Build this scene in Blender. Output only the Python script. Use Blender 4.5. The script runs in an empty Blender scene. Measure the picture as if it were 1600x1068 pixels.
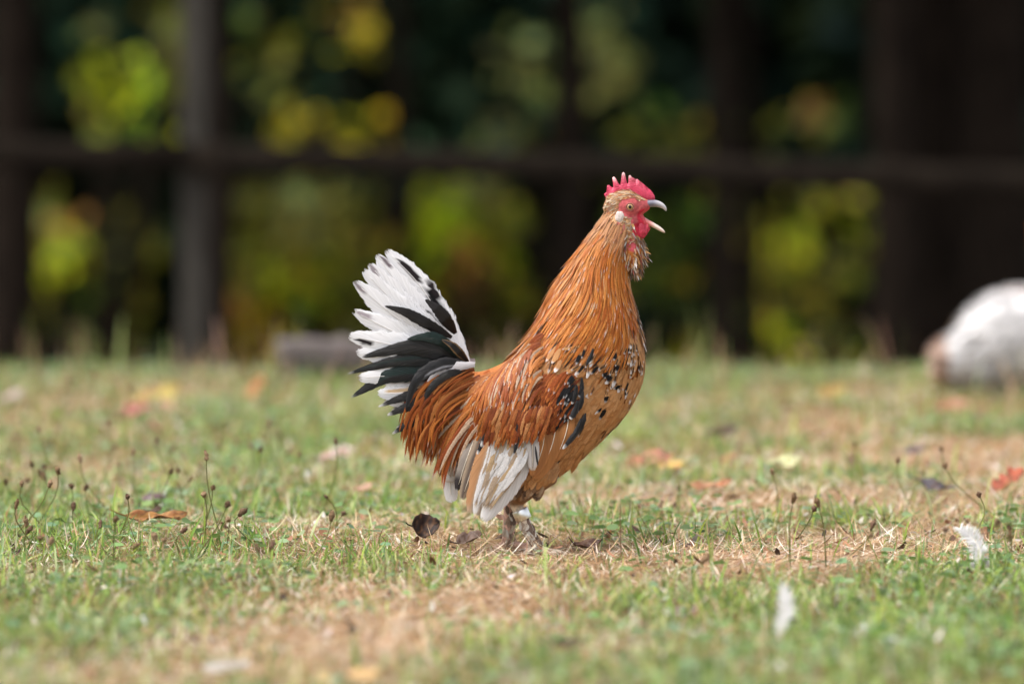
import bpy, bmesh, math, random
import numpy as np
from mathutils import Vector, Matrix
from mathutils.bvhtree import BVHTree

random.seed(7)
rng = np.random.default_rng(7)
scene = bpy.context.scene
COL = scene.collection

# ------------------------------------------------------------------ camera
F_PX = 1600 * 200 / 36.0
D0 = 6.3
HORIZON = 100                     # photo row of the horizon
CAM_H = (865 - HORIZON) * D0 / F_PX
PITCH = (534 - HORIZON) / F_PX
cam_d = bpy.data.cameras.new('camera')
cam = bpy.data.objects.new('camera', cam_d)
COL.objects.link(cam)
cam.location = (0, 0, CAM_H)
cam.rotation_euler = (math.radians(90) - math.atan(PITCH), 0, 0)
cam_d.lens = 200
cam_d.sensor_width = 36
cam_d.clip_start = 0.05
cam_d.clip_end = 1500
cam_d.dof.use_dof = True
cam_d.dof.focus_distance = D0 - 0.03
cam_d.dof.aperture_fstop = 3.4
scene.camera = cam

# ------------------------------------------------------------------ world, sun, exposure
SUN_EL, SUN_AZ = math.radians(62), math.radians(244)     # azimuth clockwise from +Y: high on the left
world = bpy.data.worlds.new('World')
scene.world = world
world.use_nodes = True
wn = world.node_tree.nodes
wl = world.node_tree.links
sky = wn.new('ShaderNodeTexSky')
sky.sky_type = 'NISHITA'
sky.sun_disc = False
sky.sun_elevation = SUN_EL
sky.sun_rotation = SUN_AZ
sky.dust_density = 4.0
sky.air_density = 1.0
hs = wn.new('ShaderNodeHueSaturation')
hs.inputs['Saturation'].default_value = 0.30             # a thin cloud cover: pale sky
wl.new(sky.outputs[0], hs.inputs['Color'])
wl.new(hs.outputs[0], wn['Background'].inputs[0])
wn['Background'].inputs[1].default_value = 0.15
sun_d = bpy.data.lights.new('sun', 'SUN')
sun_d.energy = 1.3
sun_d.angle = math.radians(22)
sun_d.color = (1.0, 0.95, 0.87)
sun = bpy.data.objects.new('sun', sun_d)
COL.objects.link(sun)
sdir = Vector((math.sin(SUN_AZ) * math.cos(SUN_EL), math.cos(SUN_AZ) * math.cos(SUN_EL), math.sin(SUN_EL)))
sun.rotation_euler = sdir.to_track_quat('Z', 'Y').to_euler()
sun.location = (0, 0, 12)
scene.view_settings.view_transform = 'Standard'
scene.view_settings.look = 'None'
scene.view_settings.exposure = 1.22
scene.view_settings.gamma = 1
scene.view_settings.use_curve_mapping = False
scene.render.engine = 'CYCLES'
scene.cycles.use_denoising = True
scene.cycles.max_bounces = 6
scene.cycles.diffuse_bounces = 3
scene.cycles.transmission_bounces = 3
scene.cycles.transparent_max_bounces = 24


# ------------------------------------------------------------------ helpers
def W(px, py, Y):
    """world point seen at photo pixel (px, py) at depth Y"""
    u = (px - 800) / F_PX
    v = (534 - py) / F_PX
    c, s = 1 / math.hypot(1, PITCH), PITCH / math.hypot(1, PITCH)
    d = Vector((u, c + v * s, -s + v * c))
    t = Y / d.y
    return Vector((d.x * t, Y, CAM_H + d.z * t))


def G(px, py):
    """ground point under photo pixel"""
    a = W(px, py, 1.0)
    Y = CAM_H / (CAM_H - a.z)
    return (a.x * Y, Y)


def lin(r, g, b, k=0.9):
    def f(c):
        c = c / 255.0
        return c / 12.92 if c <= 0.04045 else ((c + 0.055) / 1.055) ** 2.4
    return np.array([f(r) * k, f(g) * k, f(b) * k])


def hash2(ix, iy, seed):
    h = (ix.astype(np.int64) * 374761393 + iy.astype(np.int64) * 668265263 + seed * 1442695041) & 0x7fffffff
    h = ((h ^ (h >> 13)) * 1274126177) & 0x7fffffff
    h = h ^ (h >> 16)
    return (h & 0xffff) / 65535.0


def vnoise(x, y, seed=0):
    x = np.asarray(x, float); y = np.asarray(y, float)
    ix = np.floor(x); iy = np.floor(y)
    fx = x - ix; fy = y - iy
    fx = fx * fx * (3 - 2 * fx); fy = fy * fy * (3 - 2 * fy)
    a = hash2(ix, iy, seed); b = hash2(ix + 1, iy, seed)
    c = hash2(ix, iy + 1, seed); d = hash2(ix + 1, iy + 1, seed)
    return (a * (1 - fx) + b * fx) * (1 - fy) + (c * (1 - fx) + d * fx) * fy


def fbm(x, y, seed=0, o=3):
    r = 0; amp = 0.5; tot = 0
    for i in range(o):
        r = r + amp * vnoise(x * 2 ** i, y * 2 ** i, seed + i * 17)
        tot += amp; amp *= 0.5
    return r / tot


class MB:
    """collects vertices, quads, triangles, colours and uv of ONE mesh"""
    def __init__(self):
        self.v = []; self.q = []; self.t = []; self.c = []; self.uv = []; self.n = 0

    def add(self, V, Q=None, T=None, C=None, UV=None):
        V = np.asarray(V, float).reshape(-1, 3)
        n = len(V)
        self.v.append(V)
        if Q is not None and len(Q): self.q.append(np.asarray(Q, np.int64).reshape(-1, 4) + self.n)
        if T is not None and len(T): self.t.append(np.asarray(T, np.int64).reshape(-1, 3) + self.n)
        if C is None: C = (0.5, 0.5, 0.5)
        C = np.asarray(C, float)
        self.c.append(np.broadcast_to(C, (n, 3)))
        self.uv.append(np.zeros((n, 3)) if UV is None else np.asarray(UV, float))
        self.n += n

    def mesh(self, name, origin=(0, 0, 0), smooth=True):
        V = np.concatenate(self.v) - np.asarray(origin, float)
        Q = np.concatenate(self.q) if self.q else np.zeros((0, 4), np.int64)
        T = np.concatenate(self.t) if self.t else np.zeros((0, 3), np.int64)
        me = bpy.data.meshes.new(name)
        me.vertices.add(len(V))
        me.vertices.foreach_set('co', V.astype(np.float32).ravel())
        loops = np.concatenate([Q.ravel(), T.ravel()]).astype(np.int32)
        me.loops.add(len(loops))
        me.loops.foreach_set('vertex_index', loops)
        npoly = len(Q) + len(T)
        me.polygons.add(npoly)
        starts = np.concatenate([np.arange(len(Q)) * 4, len(Q) * 4 + np.arange(len(T)) * 3]).astype(np.int32)
        me.polygons.foreach_set('loop_start', starts)
        if smooth:
            me.polygons.foreach_set('use_smooth', np.ones(npoly, bool))
        me.update(calc_edges=True)
        C = np.concatenate(self.c)
        at = me.attributes.new('Col', 'FLOAT_COLOR', 'POINT')
        at.data.foreach_set('color', np.concatenate([C, np.ones((len(C), 1))], 1).astype(np.float32).ravel())
        U = np.concatenate(self.uv)
        au = me.attributes.new('fuv', 'FLOAT_VECTOR', 'POINT')
        au.data.foreach_set('vector', U.astype(np.float32).ravel())
        return me

    def build(self, name, mat, parent=None, origin=None, smooth=True, kind=None):
        if origin is None:
            origin = tuple(parent.location) if parent is not None and parent.parent is None else (0, 0, 0)
        me = self.mesh(name, origin, smooth)
        me.materials.append(mat)
        o = bpy.data.objects.new(name, me)
        COL.objects.link(o)
        if parent is not None:
            o.parent = parent
        else:
            o.location = origin
        if kind: o['kind'] = kind
        return o


def tag(o, label, cat=None, group=None, kind=None):
    o['label'] = label
    if cat: o['category'] = cat
    if group: o['group'] = group
    if kind: o['kind'] = kind
    return o


def empty(name, loc, label, cat, group=None):
    o = bpy.data.objects.new(name, None)
    o.location = loc
    o.empty_display_size = 0.05
    COL.objects.link(o)
    return tag(o, label, cat, group)


def tube(pts, rad, sides=8, flat=None):
    """closed tapered tube through pts; flat = (r_scale_a, r_scale_b)"""
    P = np.asarray(pts, float); n = len(P)
    rad = np.broadcast_to(np.asarray(rad, float), (n,))
    T = np.gradient(P, axis=0)
    T /= np.linalg.norm(T, axis=1, keepdims=True) + 1e-12
    ref = np.array([0, 1.0, 0.0]) if abs(T[:, 1]).mean() < 0.8 else np.array([1.0, 0, 0])
    A = np.cross(T, ref); A /= np.linalg.norm(A, axis=1, keepdims=True) + 1e-12
    B = np.cross(T, A)
    th = np.linspace(0, 2 * math.pi, sides, endpoint=False)
    fa, fb = flat if flat else (1, 1)
    V = P[:, None, :] + rad[:, None, None] * (fa * np.cos(th)[None, :, None] * A[:, None, :] + fb * np.sin(th)[None, :, None] * B[:, None, :])
    V = V.reshape(-1, 3)
    Q = []
    for i in range(n - 1):
        for j in range(sides):
            k = (j + 1) % sides
            Q.append((i * sides + j, i * sides + k, (i + 1) * sides + k, (i + 1) * sides + j))
    T3 = []
    c0 = len(V); c1 = c0 + 1
    V = np.concatenate([V, P[:1], P[-1:]])
    for j in range(sides):
        k = (j + 1) % sides
        T3.append((c0, k, j)); T3.append((c1, (n - 1) * sides + j, (n - 1) * sides + k))
    return V, Q, T3


def catmull(P, m):
    P = np.asarray(P, float); n = len(P)
    t = np.linspace(0, n - 1, m)
    return cat_at(P, t)


def cat_at(P, t):
    P = np.asarray(P, float); n = len(P)
    t = np.clip(t, 0, n - 1)
    i = np.clip(np.floor(t).astype(int), 0, n - 2)
    f = (t - i)[..., None]
    p0 = P[np.clip(i - 1, 0, n - 1)]; p1 = P[i]; p2 = P[i + 1]; p3 = P[np.clip(i + 2, 0, n - 1)]
    return 0.5 * (2 * p1 + (p2 - p0) * f + (2 * p0 - 5 * p1 + 4 * p2 - p3) * f ** 2 + (3 * p1 - p0 - 3 * p2 + p3) * f ** 3)


# ------------------------------------------------------------------ materials
def new_mat(name):
    m = bpy.data.materials.new(name)
    m.use_nodes = True
    return m, m.node_tree.nodes, m.node_tree.links


def vcol_mat(name, rough=0.6, spec=0.3, transl=0.0, noise=None, bump=None, sheen=0.0, tcol=None, amp=0.35):
    m, n, l = new_mat(name)
    b = n['Principled BSDF']
    b.inputs['Roughness'].default_value = rough
    b.inputs['Specular IOR Level'].default_value = spec
    if sheen: b.inputs['Sheen Weight'].default_value = sheen
    a = n.new('ShaderNodeAttribute'); a.attribute_name = 'Col'
    col = a.outputs['Color']
    if noise:
        tc = n.new('ShaderNodeTexCoord')
        nz = n.new('ShaderNodeTexNoise'); nz.inputs['Scale'].default_value = noise; nz.inputs['Detail'].default_value = 4
        l.new(tc.outputs['Object'], nz.inputs['Vector'])
        mr = n.new('ShaderNodeMapRange'); mr.inputs[1].default_value = 0.25; mr.inputs[2].default_value = 0.75
        mr.inputs[3].default_value = 1 - amp; mr.inputs[4].default_value = 1 + amp
        l.new(nz.outputs['Fac'], mr.inputs[0])
        mx = n.new('ShaderNodeVectorMath'); mx.operation = 'SCALE'
        l.new(col, mx.inputs[0]); l.new(mr.outputs[0], mx.inputs['Scale'])
        col = mx.outputs[0]
    l.new(col, b.inputs['Base Color'])
    if bump:
        tc2 = n.new('ShaderNodeTexCoord')
        n2 = n.new('ShaderNodeTexNoise'); n2.inputs['Scale'].default_value = bump[0]; n2.inputs['Detail'].default_value = 3
        l.new(tc2.outputs['Object'], n2.inputs['Vector'])
        bp = n.new('ShaderNodeBump'); bp.inputs['Strength'].default_value = bump[1]; bp.inputs['Distance'].default_value = bump[2]
        l.new(n2.outputs['Fac'], bp.inputs['Height']); l.new(bp.outputs[0], b.inputs['Normal'])
    if transl:
        tr = n.new('ShaderNodeBsdfTranslucent')
        l.new(col, tr.inputs['Color'])
        ms = n.new('ShaderNodeMixShader'); ms.inputs[0].default_value = transl
        l.new(b.outputs[0], ms.inputs[1]); l.new(tr.outputs[0], ms.inputs[2])
        l.new(ms.outputs[0], n['Material Output'].inputs['Surface'])
    return m


def feather_mat(name, rough=0.5, spec=0.35, amp=0.45, nu=26.0, nv=3.0, transl=0.15, slant=0.6, fray=0.70, bump=0.3):
    """vane colour from the feather itself, broken up by fine slanted barbs (u across, v along)"""
    m, n, l = new_mat(name)
    b = n['Principled BSDF']
    b.inputs['Roughness'].default_value = rough
    b.inputs['Specular IOR Level'].default_value = spec
    a = n.new('ShaderNodeAttribute'); a.attribute_name = 'Col'
    f = n.new('ShaderNodeAttribute'); f.attribute_name = 'fuv'
    sx = n.new('ShaderNodeSeparateXYZ'); l.new(f.outputs['Vector'], sx.inputs[0])
    ab = n.new('ShaderNodeMath'); ab.operation = 'ABSOLUTE'; l.new(sx.outputs[0], ab.inputs[0])
    sl = n.new('ShaderNodeMath'); sl.operation = 'MULTIPLY'; sl.inputs[1].default_value = slant; l.new(ab.outputs[0], sl.inputs[0])
    sb = n.new('ShaderNodeMath'); sb.operation = 'SUBTRACT'; l.new(sx.outputs[1], sb.inputs[0]); l.new(sl.outputs[0], sb.inputs[1])
    cb = n.new('ShaderNodeCombineXYZ')
    m1 = n.new('ShaderNodeMath'); m1.operation = 'MULTIPLY'; m1.inputs[1].default_value = nv; l.new(sx.outputs[0], m1.inputs[0])
    m2 = n.new('ShaderNodeMath'); m2.operation = 'MULTIPLY'; m2.inputs[1].default_value = nu; l.new(sb.outputs[0], m2.inputs[0])
    l.new(m1.outputs[0], cb.inputs[0]); l.new(m2.outputs[0], cb.inputs[1])
    geo = n.new('ShaderNodeObjectInfo')
    l.new(geo.outputs['Random'], cb.inputs[2])
    nz = n.new('ShaderNodeTexNoise'); nz.inputs['Scale'].default_value = 1.0; nz.inputs['Detail'].default_value = 3
    l.new(cb.outputs[0], nz.inputs['Vector'])
    mr = n.new('ShaderNodeMapRange'); mr.inputs[1].default_value = 0.3; mr.inputs[2].default_value = 0.7
    mr.inputs[3].default_value = 1 - amp; mr.inputs[4].default_value = 1 + amp * 0.4
    l.new(nz.outputs['Fac'], mr.inputs[0])
    mx = n.new('ShaderNodeVectorMath'); mx.operation = 'SCALE'
    l.new(a.outputs['Color'], mx.inputs[0]); l.new(mr.outputs[0], mx.inputs['Scale'])
    l.new(mx.outputs[0], b.inputs['Base Color'])
    bp = n.new('ShaderNodeBump'); bp.inputs['Strength'].default_value = bump; bp.inputs['Distance'].default_value = 0.0006
    l.new(nz.outputs['Fac'], bp.inputs['Height']); l.new(bp.outputs[0], b.inputs['Normal'])
    tr = n.new('ShaderNodeBsdfTranslucent'); l.new(mx.outputs[0], tr.inputs['Color'])
    ms = n.new('ShaderNodeMixShader'); ms.inputs[0].default_value = transl
    l.new(b.outputs[0], ms.inputs[1]); l.new(tr.outputs[0], ms.inputs[2])
    # loose barbs: the vane breaks up into strands towards its edge and tip
    def mth(op, a, b_=None, c_=None):
        q = n.new('ShaderNodeMath'); q.operation = op
        for i_, v_ in enumerate((a, b_, c_)):
            if v_ is None: continue
            if isinstance(v_, (int, float)): q.inputs[i_].default_value = v_
            else: l.new(v_, q.inputs[i_])
        return q.outputs[0]
    tipe = mth('MULTIPLY_ADD', mth('SUBTRACT', sx.outputs[2], 1.0), 1.8, 0.97)
    ed = mth('MAXIMUM', ab.outputs[0], tipe)
    cb2 = n.new('ShaderNodeCombineXYZ')
    l.new(mth('MULTIPLY', sx.outputs[0], nv * 1.2), cb2.inputs[0]); l.new(mth('MULTIPLY', sb.outputs[0], nu * 1.6), cb2.inputs[1]); l.new(geo.outputs['Random'], cb2.inputs[2])
    nf = n.new('ShaderNodeTexNoise'); nf.inputs['Scale'].default_value = 1.0; nf.inputs['Detail'].default_value = 2
    l.new(cb2.outputs[0], nf.inputs['Vector'])
    thr = mth('MULTIPLY_ADD', mth('DIVIDE', mth('SUBTRACT', ed, fray), 1.0 - fray), 0.42, 0.22)
    al = n.new('ShaderNodeMath'); al.operation = 'MULTIPLY_ADD'; al.use_clamp = True
    l.new(mth('SUBTRACT', nf.outputs['Fac'], thr), al.inputs[0]); al.inputs[1].default_value = 12.0; al.inputs[2].default_value = 0.5
    tp = n.new('ShaderNodeBsdfTransparent')
    m2s = n.new('ShaderNodeMixShader'); l.new(al.outputs[0], m2s.inputs[0]); l.new(tp.outputs[0], m2s.inputs[1]); l.new(ms.outputs[0], m2s.inputs[2])
    l.new(m2s.outputs[0], n['Material Output'].inputs['Surface'])
    return m


def ground_mat():
    m, n, l = new_mat('thatch_and_soil')
    b = n['Principled BSDF']; b.inputs['Roughness'].default_value = 0.95; b.inputs['Specular IOR Level'].default_value = 0.1
    tc = n.new('ShaderNodeTexCoord')
    nz = n.new('ShaderNodeTexNoise'); nz.inputs['Scale'].default_value = 45; nz.inputs['Detail'].default_value = 8; nz.inputs['Roughness'].default_value = 0.75
    l.new(tc.outputs['Object'], nz.inputs['Vector'])
    r = n.new('ShaderNodeValToRGB')
    r.color_ramp.elements[0].position = 0.3; r.color_ramp.elements[0].color = (0.09, 0.06, 0.035, 1)
    r.color_ramp.elements[1].position = 0.7; r.color_ramp.elements[1].color = (0.42, 0.29, 0.17, 1)
    l.new(nz.outputs['Fac'], r.inputs[0])
    a = n.new('ShaderNodeAttribute'); a.attribute_name = 'Col'
    mx = n.new('ShaderNodeMix'); mx.data_type = 'RGBA'; mx.blend_type = 'MULTIPLY'; mx.inputs[0].default_value = 1.0
    l.new(r.outputs[0], mx.inputs[6]); l.new(a.outputs['Color'], mx.inputs[7])
    l.new(mx.outputs[2], b.inputs['Base Color'])
    bp = n.new('ShaderNodeBump'); bp.inputs['Strength'].default_value = 0.8; bp.inputs['Distance'].default_value = 0.01
    l.new(nz.outputs['Fac'], bp.inputs['Height']); l.new(bp.outputs[0], b.inputs['Normal'])
    return m


def wood_mat(name, c0, c1, scale=(3, 3, 30)):
    m, n, l = new_mat(name)
    b = n['Principled BSDF']; b.inputs['Roughness'].default_value = 0.95; b.inputs['Specular IOR Level'].default_value = 0.03
    tc = n.new('ShaderNodeTexCoord')
    mp = n.new('ShaderNodeMapping'); mp.inputs['Scale'].default_value = scale
    l.new(tc.outputs['Object'], mp.inputs['Vector'])
    nz = n.new('ShaderNodeTexNoise'); nz.inputs['Scale'].default_value = 4; nz.inputs['Detail'].default_value = 6
    l.new(mp.outputs[0], nz.inputs['Vector'])
    r = n.new('ShaderNodeValToRGB')
    r.color_ramp.elements[0].position = 0.3; r.color_ramp.elements[0].color = (*c0, 1)
    r.color_ramp.elements[1].position = 0.7; r.color_ramp.elements[1].color = (*c1, 1)
    l.new(nz.outputs['Fac'], r.inputs[0]); l.new(r.outputs[0], b.inputs['Base Color'])
    bp = n.new('ShaderNodeBump'); bp.inputs['Strength'].default_value = 0.5; bp.inputs['Distance'].default_value = 0.01
    l.new(nz.outputs['Fac'], bp.inputs['Height']); l.new(bp.outputs[0], b.inputs['Normal'])
    return m


M_GRASS = vcol_mat('grass_blades', 0.55, 0.25, 0.35)
M_STRAW = vcol_mat('dry_straw', 0.7, 0.2, 0.1)
M_LEAF = vcol_mat('foliage', 0.5, 0.3, 0.5)
M_DARKLEAF = vcol_mat('evergreen_foliage', 0.7, 0.04, 0.1)
M_FALLEN = vcol_mat('fallen_leaf', 0.6, 0.3, 0.2, noise=90, bump=(120, 0.4, 0.002))
M_SEED = vcol_mat('seed_head', 0.85, 0.1, 0.0, noise=900, bump=(900, 0.9, 0.001))
M_BARK = wood_mat('bark', (0.006, 0.0045, 0.0035), (0.022, 0.016, 0.012), (6, 6, 2))
M_FENCE = wood_mat('shade_darkened_wood', (0.007, 0.0055, 0.0045), (0.021, 0.016, 0.012), (20, 20, 3))  # tree shade over the fence is put into this near-black wood colour
M_POST = wood_mat('weathered_post', (0.024, 0.022, 0.019), (0.068, 0.062, 0.053), (20, 20, 3))
M_PLANK = wood_mat('grey_plank', (0.07, 0.06, 0.056), (0.16, 0.135, 0.13), (3, 20, 20))
M_HACKLE = feather_mat('hackle_feather', 0.5, 0.22, 0.5, nu=6, nv=3.5, slant=0.3)
M_BODYF = feather_mat('body_feather', 0.6, 0.2, 0.3, nu=9, nv=3)
M_QUILL = feather_mat('flight_feather', 0.6, 0.12, 0.16, nu=22, nv=1.0, fray=0.84)
M_BLACKF = feather_mat('dark_feather', 0.38, 0.32, 0.6, nu=26, nv=1.2, transl=0.0, fray=0.82, bump=0.9)
M_BODY = vcol_mat('skin_and_down', 0.65, 0.25, 0.0, noise=350, bump=(700, 0.6, 0.001), amp=0.25)
M_COMB = vcol_mat('comb_flesh', 0.42, 0.4, 0.0, noise=420, bump=(620, 0.8, 0.0012), amp=0.22)
M_HORN = vcol_mat('horn', 0.3, 0.5, 0.0, noise=150, amp=0.12)
M_EYE = vcol_mat('eye', 0.05, 0.6, 0.0)
M_SOILBIT = vcol_mat('dark_cap', 0.4, 0.35, 0.0, noise=120, bump=(200, 0.3, 0.002))
m_, n_, l_ = new_mat('leg_ring_metal')
n_['Principled BSDF'].inputs['Metallic'].default_value = 1.0
n_['Principled BSDF'].inputs['Base Color'].default_value = (0.75, 0.74, 0.72, 1)
n_['Principled BSDF'].inputs['Roughness'].default_value = 0.28
nz_ = n_.new('ShaderNodeTexNoise'); nz_.inputs['Scale'].default_value = 400
bp_ = n_.new('ShaderNodeBump'); bp_.inputs['Strength'].default_value = 0.15; bp_.inputs['Distance'].default_value = 0.0005
l_.new(nz_.outputs['Fac'], bp_.inputs['Height']); l_.new(bp_.outputs[0], n_['Principled BSDF'].inputs['Normal'])
M_RING = m_


# ------------------------------------------------------------------ ground
def gz(x, y):
    x = np.asarray(x, float); y = np.asarray(y, float)
    near = np.clip((11.5 - y) / 1.0, 0, 1)
    b = (fbm(x * 3.1, y * 3.1, 3, 3) - 0.5) * 0.022 * near + (fbm(x * 14, y * 14, 9, 2) - 0.5) * 0.008 * near
    # level under the birds' feet
    for cx, cy, r in ((0.02, D0, 0.16),):
        w = np.exp(-((x - cx) ** 2 + (y - cy) ** 2) / (r * r))
        b = b * (1 - w)
    slope = -np.clip(y - 9.95, 0, 30) * 0.075
    return b + slope


def blobs(x, y, spec):
    r = 0
    for px, py, rx, ry, a in spec:
        cx, cy = G(px, py)
        sx = rx * cy / F_PX
        sy = abs(G(px, py - ry)[1] - G(px, py + ry)[1]) / 2
        r = r + a * np.exp(-((x - cx) / sx) ** 2 - ((y - cy) / sy) ** 2)
    return r


DRY = [(560, 950, 260, 45, 0.75), (900, 900, 300, 35, 0.35), (1250, 880, 250, 28, 0.5), (100, 655, 200, 25, 0.45), (620, 1020, 260, 40, 0.45),
       (1150, 790, 300, 30, 0.35), (1400, 690, 250, 40, 0.45), (420, 850, 260, 25, 0.4), (880, 1000, 140, 40, 0.4), (1560, 740, 120, 40, 0.3),
       (90, 990, 190, 55, -0.75), (1350, 970, 260, 50, -0.5), (400, 745, 260, 45, -0.45), (560, 600, 260, 16, -0.4), (1040, 610, 160, 16, -0.4),
       (560, 800, 120, 35, -0.4), (950, 830, 110, 25, -0.3), (1000, 945, 160, 25, -0.3), (60, 830, 160, 40, -0.2), (1480, 900, 150, 25, -0.15)]


def dryness(x, y):
    n = (fbm(x * 6.0, y * 3.0, 21, 4) - 0.5) * 2.0
    return np.clip(0.34 + n + blobs(x, y, DRY) - 0.12 * np.clip((y - 7.5) / 2.5, 0, 1), 0, 1)


xs = np.concatenate([-np.geomspace(500, 2.2, 18), np.linspace(-2.0, 2.0, 101), np.geomspace(2.2, 500, 18)])
ys = np.concatenate([-np.geomspace(300, 3, 10), np.linspace(-1, 3.5, 8), np.linspace(3.6, 13.2, 260), np.geomspace(13.6, 900, 40)])
gx, gy = np.meshgrid(xs, ys)
gzv = gz(gx, gy)
mb = MB()
nx, ny = len(xs), len(ys)
I = (np.arange(ny - 1)[:, None] * nx + np.arange(nx - 1)[None, :]).ravel()
dr = dryness(gx.ravel(), gy.ravel())[:, None]
gc = (1 - dr) * np.array([0.52, 0.58, 0.36]) + dr * np.array([1.15, 1.0, 0.88])
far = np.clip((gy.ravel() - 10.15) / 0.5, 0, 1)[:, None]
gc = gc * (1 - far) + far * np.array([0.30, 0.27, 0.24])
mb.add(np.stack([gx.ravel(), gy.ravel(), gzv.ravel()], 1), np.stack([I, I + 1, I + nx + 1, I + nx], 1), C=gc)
g = mb.build('ground', ground_mat())
tag(g, 'tan thatch and bare soil under the grass', kind='structure')


# ------------------------------------------------------------------ grass, straw, small weeds
def scatter(n, y0, y1, spread=1.35):
    y = np.sqrt(rng.uniform(y0 ** 2, y1 ** 2, n))
    x = rng.uniform(-1, 1, n) * (0.09 * y * spread + 0.06)
    return x, y


def blades(mb, x, y, h, w, az, lean, curl, c0, c1, L=4, flat=False, z0=None):
    """ribbons: lean = tilt from vertical at the root, curl = extra tilt at the tip"""
    n = len(x)
    z = gz(x, y) - 0.002 if z0 is None else z0
    t = np.linspace(0, 1, L)
    ang = lean[:, None] + curl[:, None] * t[None, :]
    ds = h[:, None] / (L - 1)
    hor = np.concatenate([np.zeros((n, 1)), np.cumsum(np.sin(ang[:, 1:]) * ds, 1)], 1)
    ver = np.concatenate([np.zeros((n, 1)), np.cumsum(np.cos(ang[:, 1:]) * ds, 1)], 1)
    ver = np.maximum(ver, 0.0)
    dx, dy = np.cos(az), np.sin(az)
    tw = rng.uniform(-0.9, 0.9, n)
    sxx, syy = -np.sin(az + tw), np.cos(az + tw)
    wt = np.array([0.75, 1.0, 0.8, 0.08]) if L == 4 else np.interp(t, [0, .3, .7, 1], [0.75, 1, .8, .08])
    P = np.zeros((n, L, 2, 3))
    for s, sg in ((0, -1), (1, 1)):
        P[:, :, s, 0] = x[:, None] + hor * dx[:, None] + sg * 0.5 * w[:, None] * wt[None] * sxx[:, None]
        P[:, :, s, 1] = y[:, None] + hor * dy[:, None] + sg * 0.5 * w[:, None] * wt[None] * syy[:, None]
        P[:, :, s, 2] = z[:, None] + ver
    base = (np.arange(n) * L * 2)[:, None]
    k = np.arange(L - 1)[None, :] * 2
    q = np.stack([base + k, base + k + 1, base + k + 3, base + k + 2], 2).reshape(-1, 4)
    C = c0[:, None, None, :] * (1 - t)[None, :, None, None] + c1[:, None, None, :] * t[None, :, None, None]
    C = np.broadcast_to(C, (n, L, 2, 3)).reshape(-1, 3)
    mb.add(P.reshape(-1, 3), q, C=C)


def pick(cols, n, jit=0.18):
    cols = np.asarray(cols)
    c = cols[rng.integers(0, len(cols), n)]
    return c * (1 + rng.uniform(-jit, jit, (n, 1))) * (1 + rng.uniform(-0.08, 0.08, (n, 3)))


GREENS = [lin(142, 168, 76), lin(120, 154, 64), lin(160, 182, 92), lin(106, 142, 72), lin(170, 190, 84), lin(136, 164, 114), lin(190, 202, 146), lin(92, 126, 58), lin(176, 188, 112)]
TANS = [lin(204, 174, 140), lin(190, 152, 116), lin(218, 198, 168), lin(168, 124, 90), lin(228, 214, 192), lin(194, 164, 124), lin(116, 86, 64), lin(234, 224, 208)]

mb = MB()
for (n, y0, y1, L, hs_, ws_) in ((170000, 4.6, 7.6, 4, 1.0, 0.85), (75000, 7.6, 10.2, 3, 1.0, 1.25)):
    x, y = scatter(n, y0, y1)
    d = dryness(x, y)
    tuft = fbm(x * 22, y * 22, 55, 2)
    keep = rng.random(n) < np.clip((1.02 - d) * (0.20 + 2.0 * (tuft - 0.30)), 0.05, 1)
    x, y, d, tuft = x[keep], y[keep], d[keep], tuft[keep]
    n = len(x)
    h = (0.009 + 0.027 * rng.random(n) ** 1.6 * (1.25 - d) + 0.016 * np.clip(tuft - 0.5, 0, 1)) * hs_
    w = (0.0012 + 0.0018 * rng.random(n)) * ws_
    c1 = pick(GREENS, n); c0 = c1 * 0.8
    dead = rng.random(n) < 0.12 + 0.4 * d
    tn = pick(TANS, n)
    c1[dead] = tn[dead]; c0[dead] = tn[dead] * 0.9
    lean = rng.uniform(0.1, 1.25, n); curl = rng.uniform(-0.4, 1.5, n)
    nf_ = np.exp(-((x - 0.02) / 0.07) ** 2 - ((y - 6.22) / 0.16) ** 2); h = h * (1 - 0.6 * nf_)
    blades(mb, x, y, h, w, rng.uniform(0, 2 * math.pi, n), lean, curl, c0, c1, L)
# taller single blades
n = 3000
x, y = scatter(n, 4.6, 9.0)
d = dryness(x, y); kp = rng.random(n) < 1.1 - d
x, y = x[kp], y[kp]; n = len(x)
c1 = pick(GREENS, n) * 1.05
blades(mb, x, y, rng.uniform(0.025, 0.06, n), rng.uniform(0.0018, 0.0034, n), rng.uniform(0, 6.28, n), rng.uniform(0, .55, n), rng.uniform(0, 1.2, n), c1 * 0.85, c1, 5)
# the lawn goes on to either side of what the photograph shows
def beside(n):
    y = np.sqrt(rng.uniform(4.3 ** 2, 10.2 ** 2, n)); e = 0.09 * y * 1.35 + 0.05
    return np.where(rng.random(n) < .5, -1, 1) * (e + rng.random(n) * 1.9), y


for grn, n in ((True, 110000), (False, 45000)):
    x, y = beside(n); d = dryness(x, y)
    kp = rng.random(n) < (np.clip((1.05 - d) * .8, 0.1, 1) if grn else .25 + .75 * d)
    x, y, d = x[kp], y[kp], d[kp]; n = len(x)
    c1 = pick(GREENS if grn else TANS, n)
    h_ = 0.011 + 0.03 * rng.random(n) ** 1.6
    blades(mb, x, y, h_ * (1.0 if grn else 1.3), rng.uniform(.0014, .0034, n), rng.uniform(0, 6.28, n), rng.uniform(.1, 1.2, n) if grn else rng.uniform(1.1, 1.7, n), rng.uniform(-.3, 1.2, n) if grn else rng.uniform(-.4, .4, n), c1 * .85, c1, 3)
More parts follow.
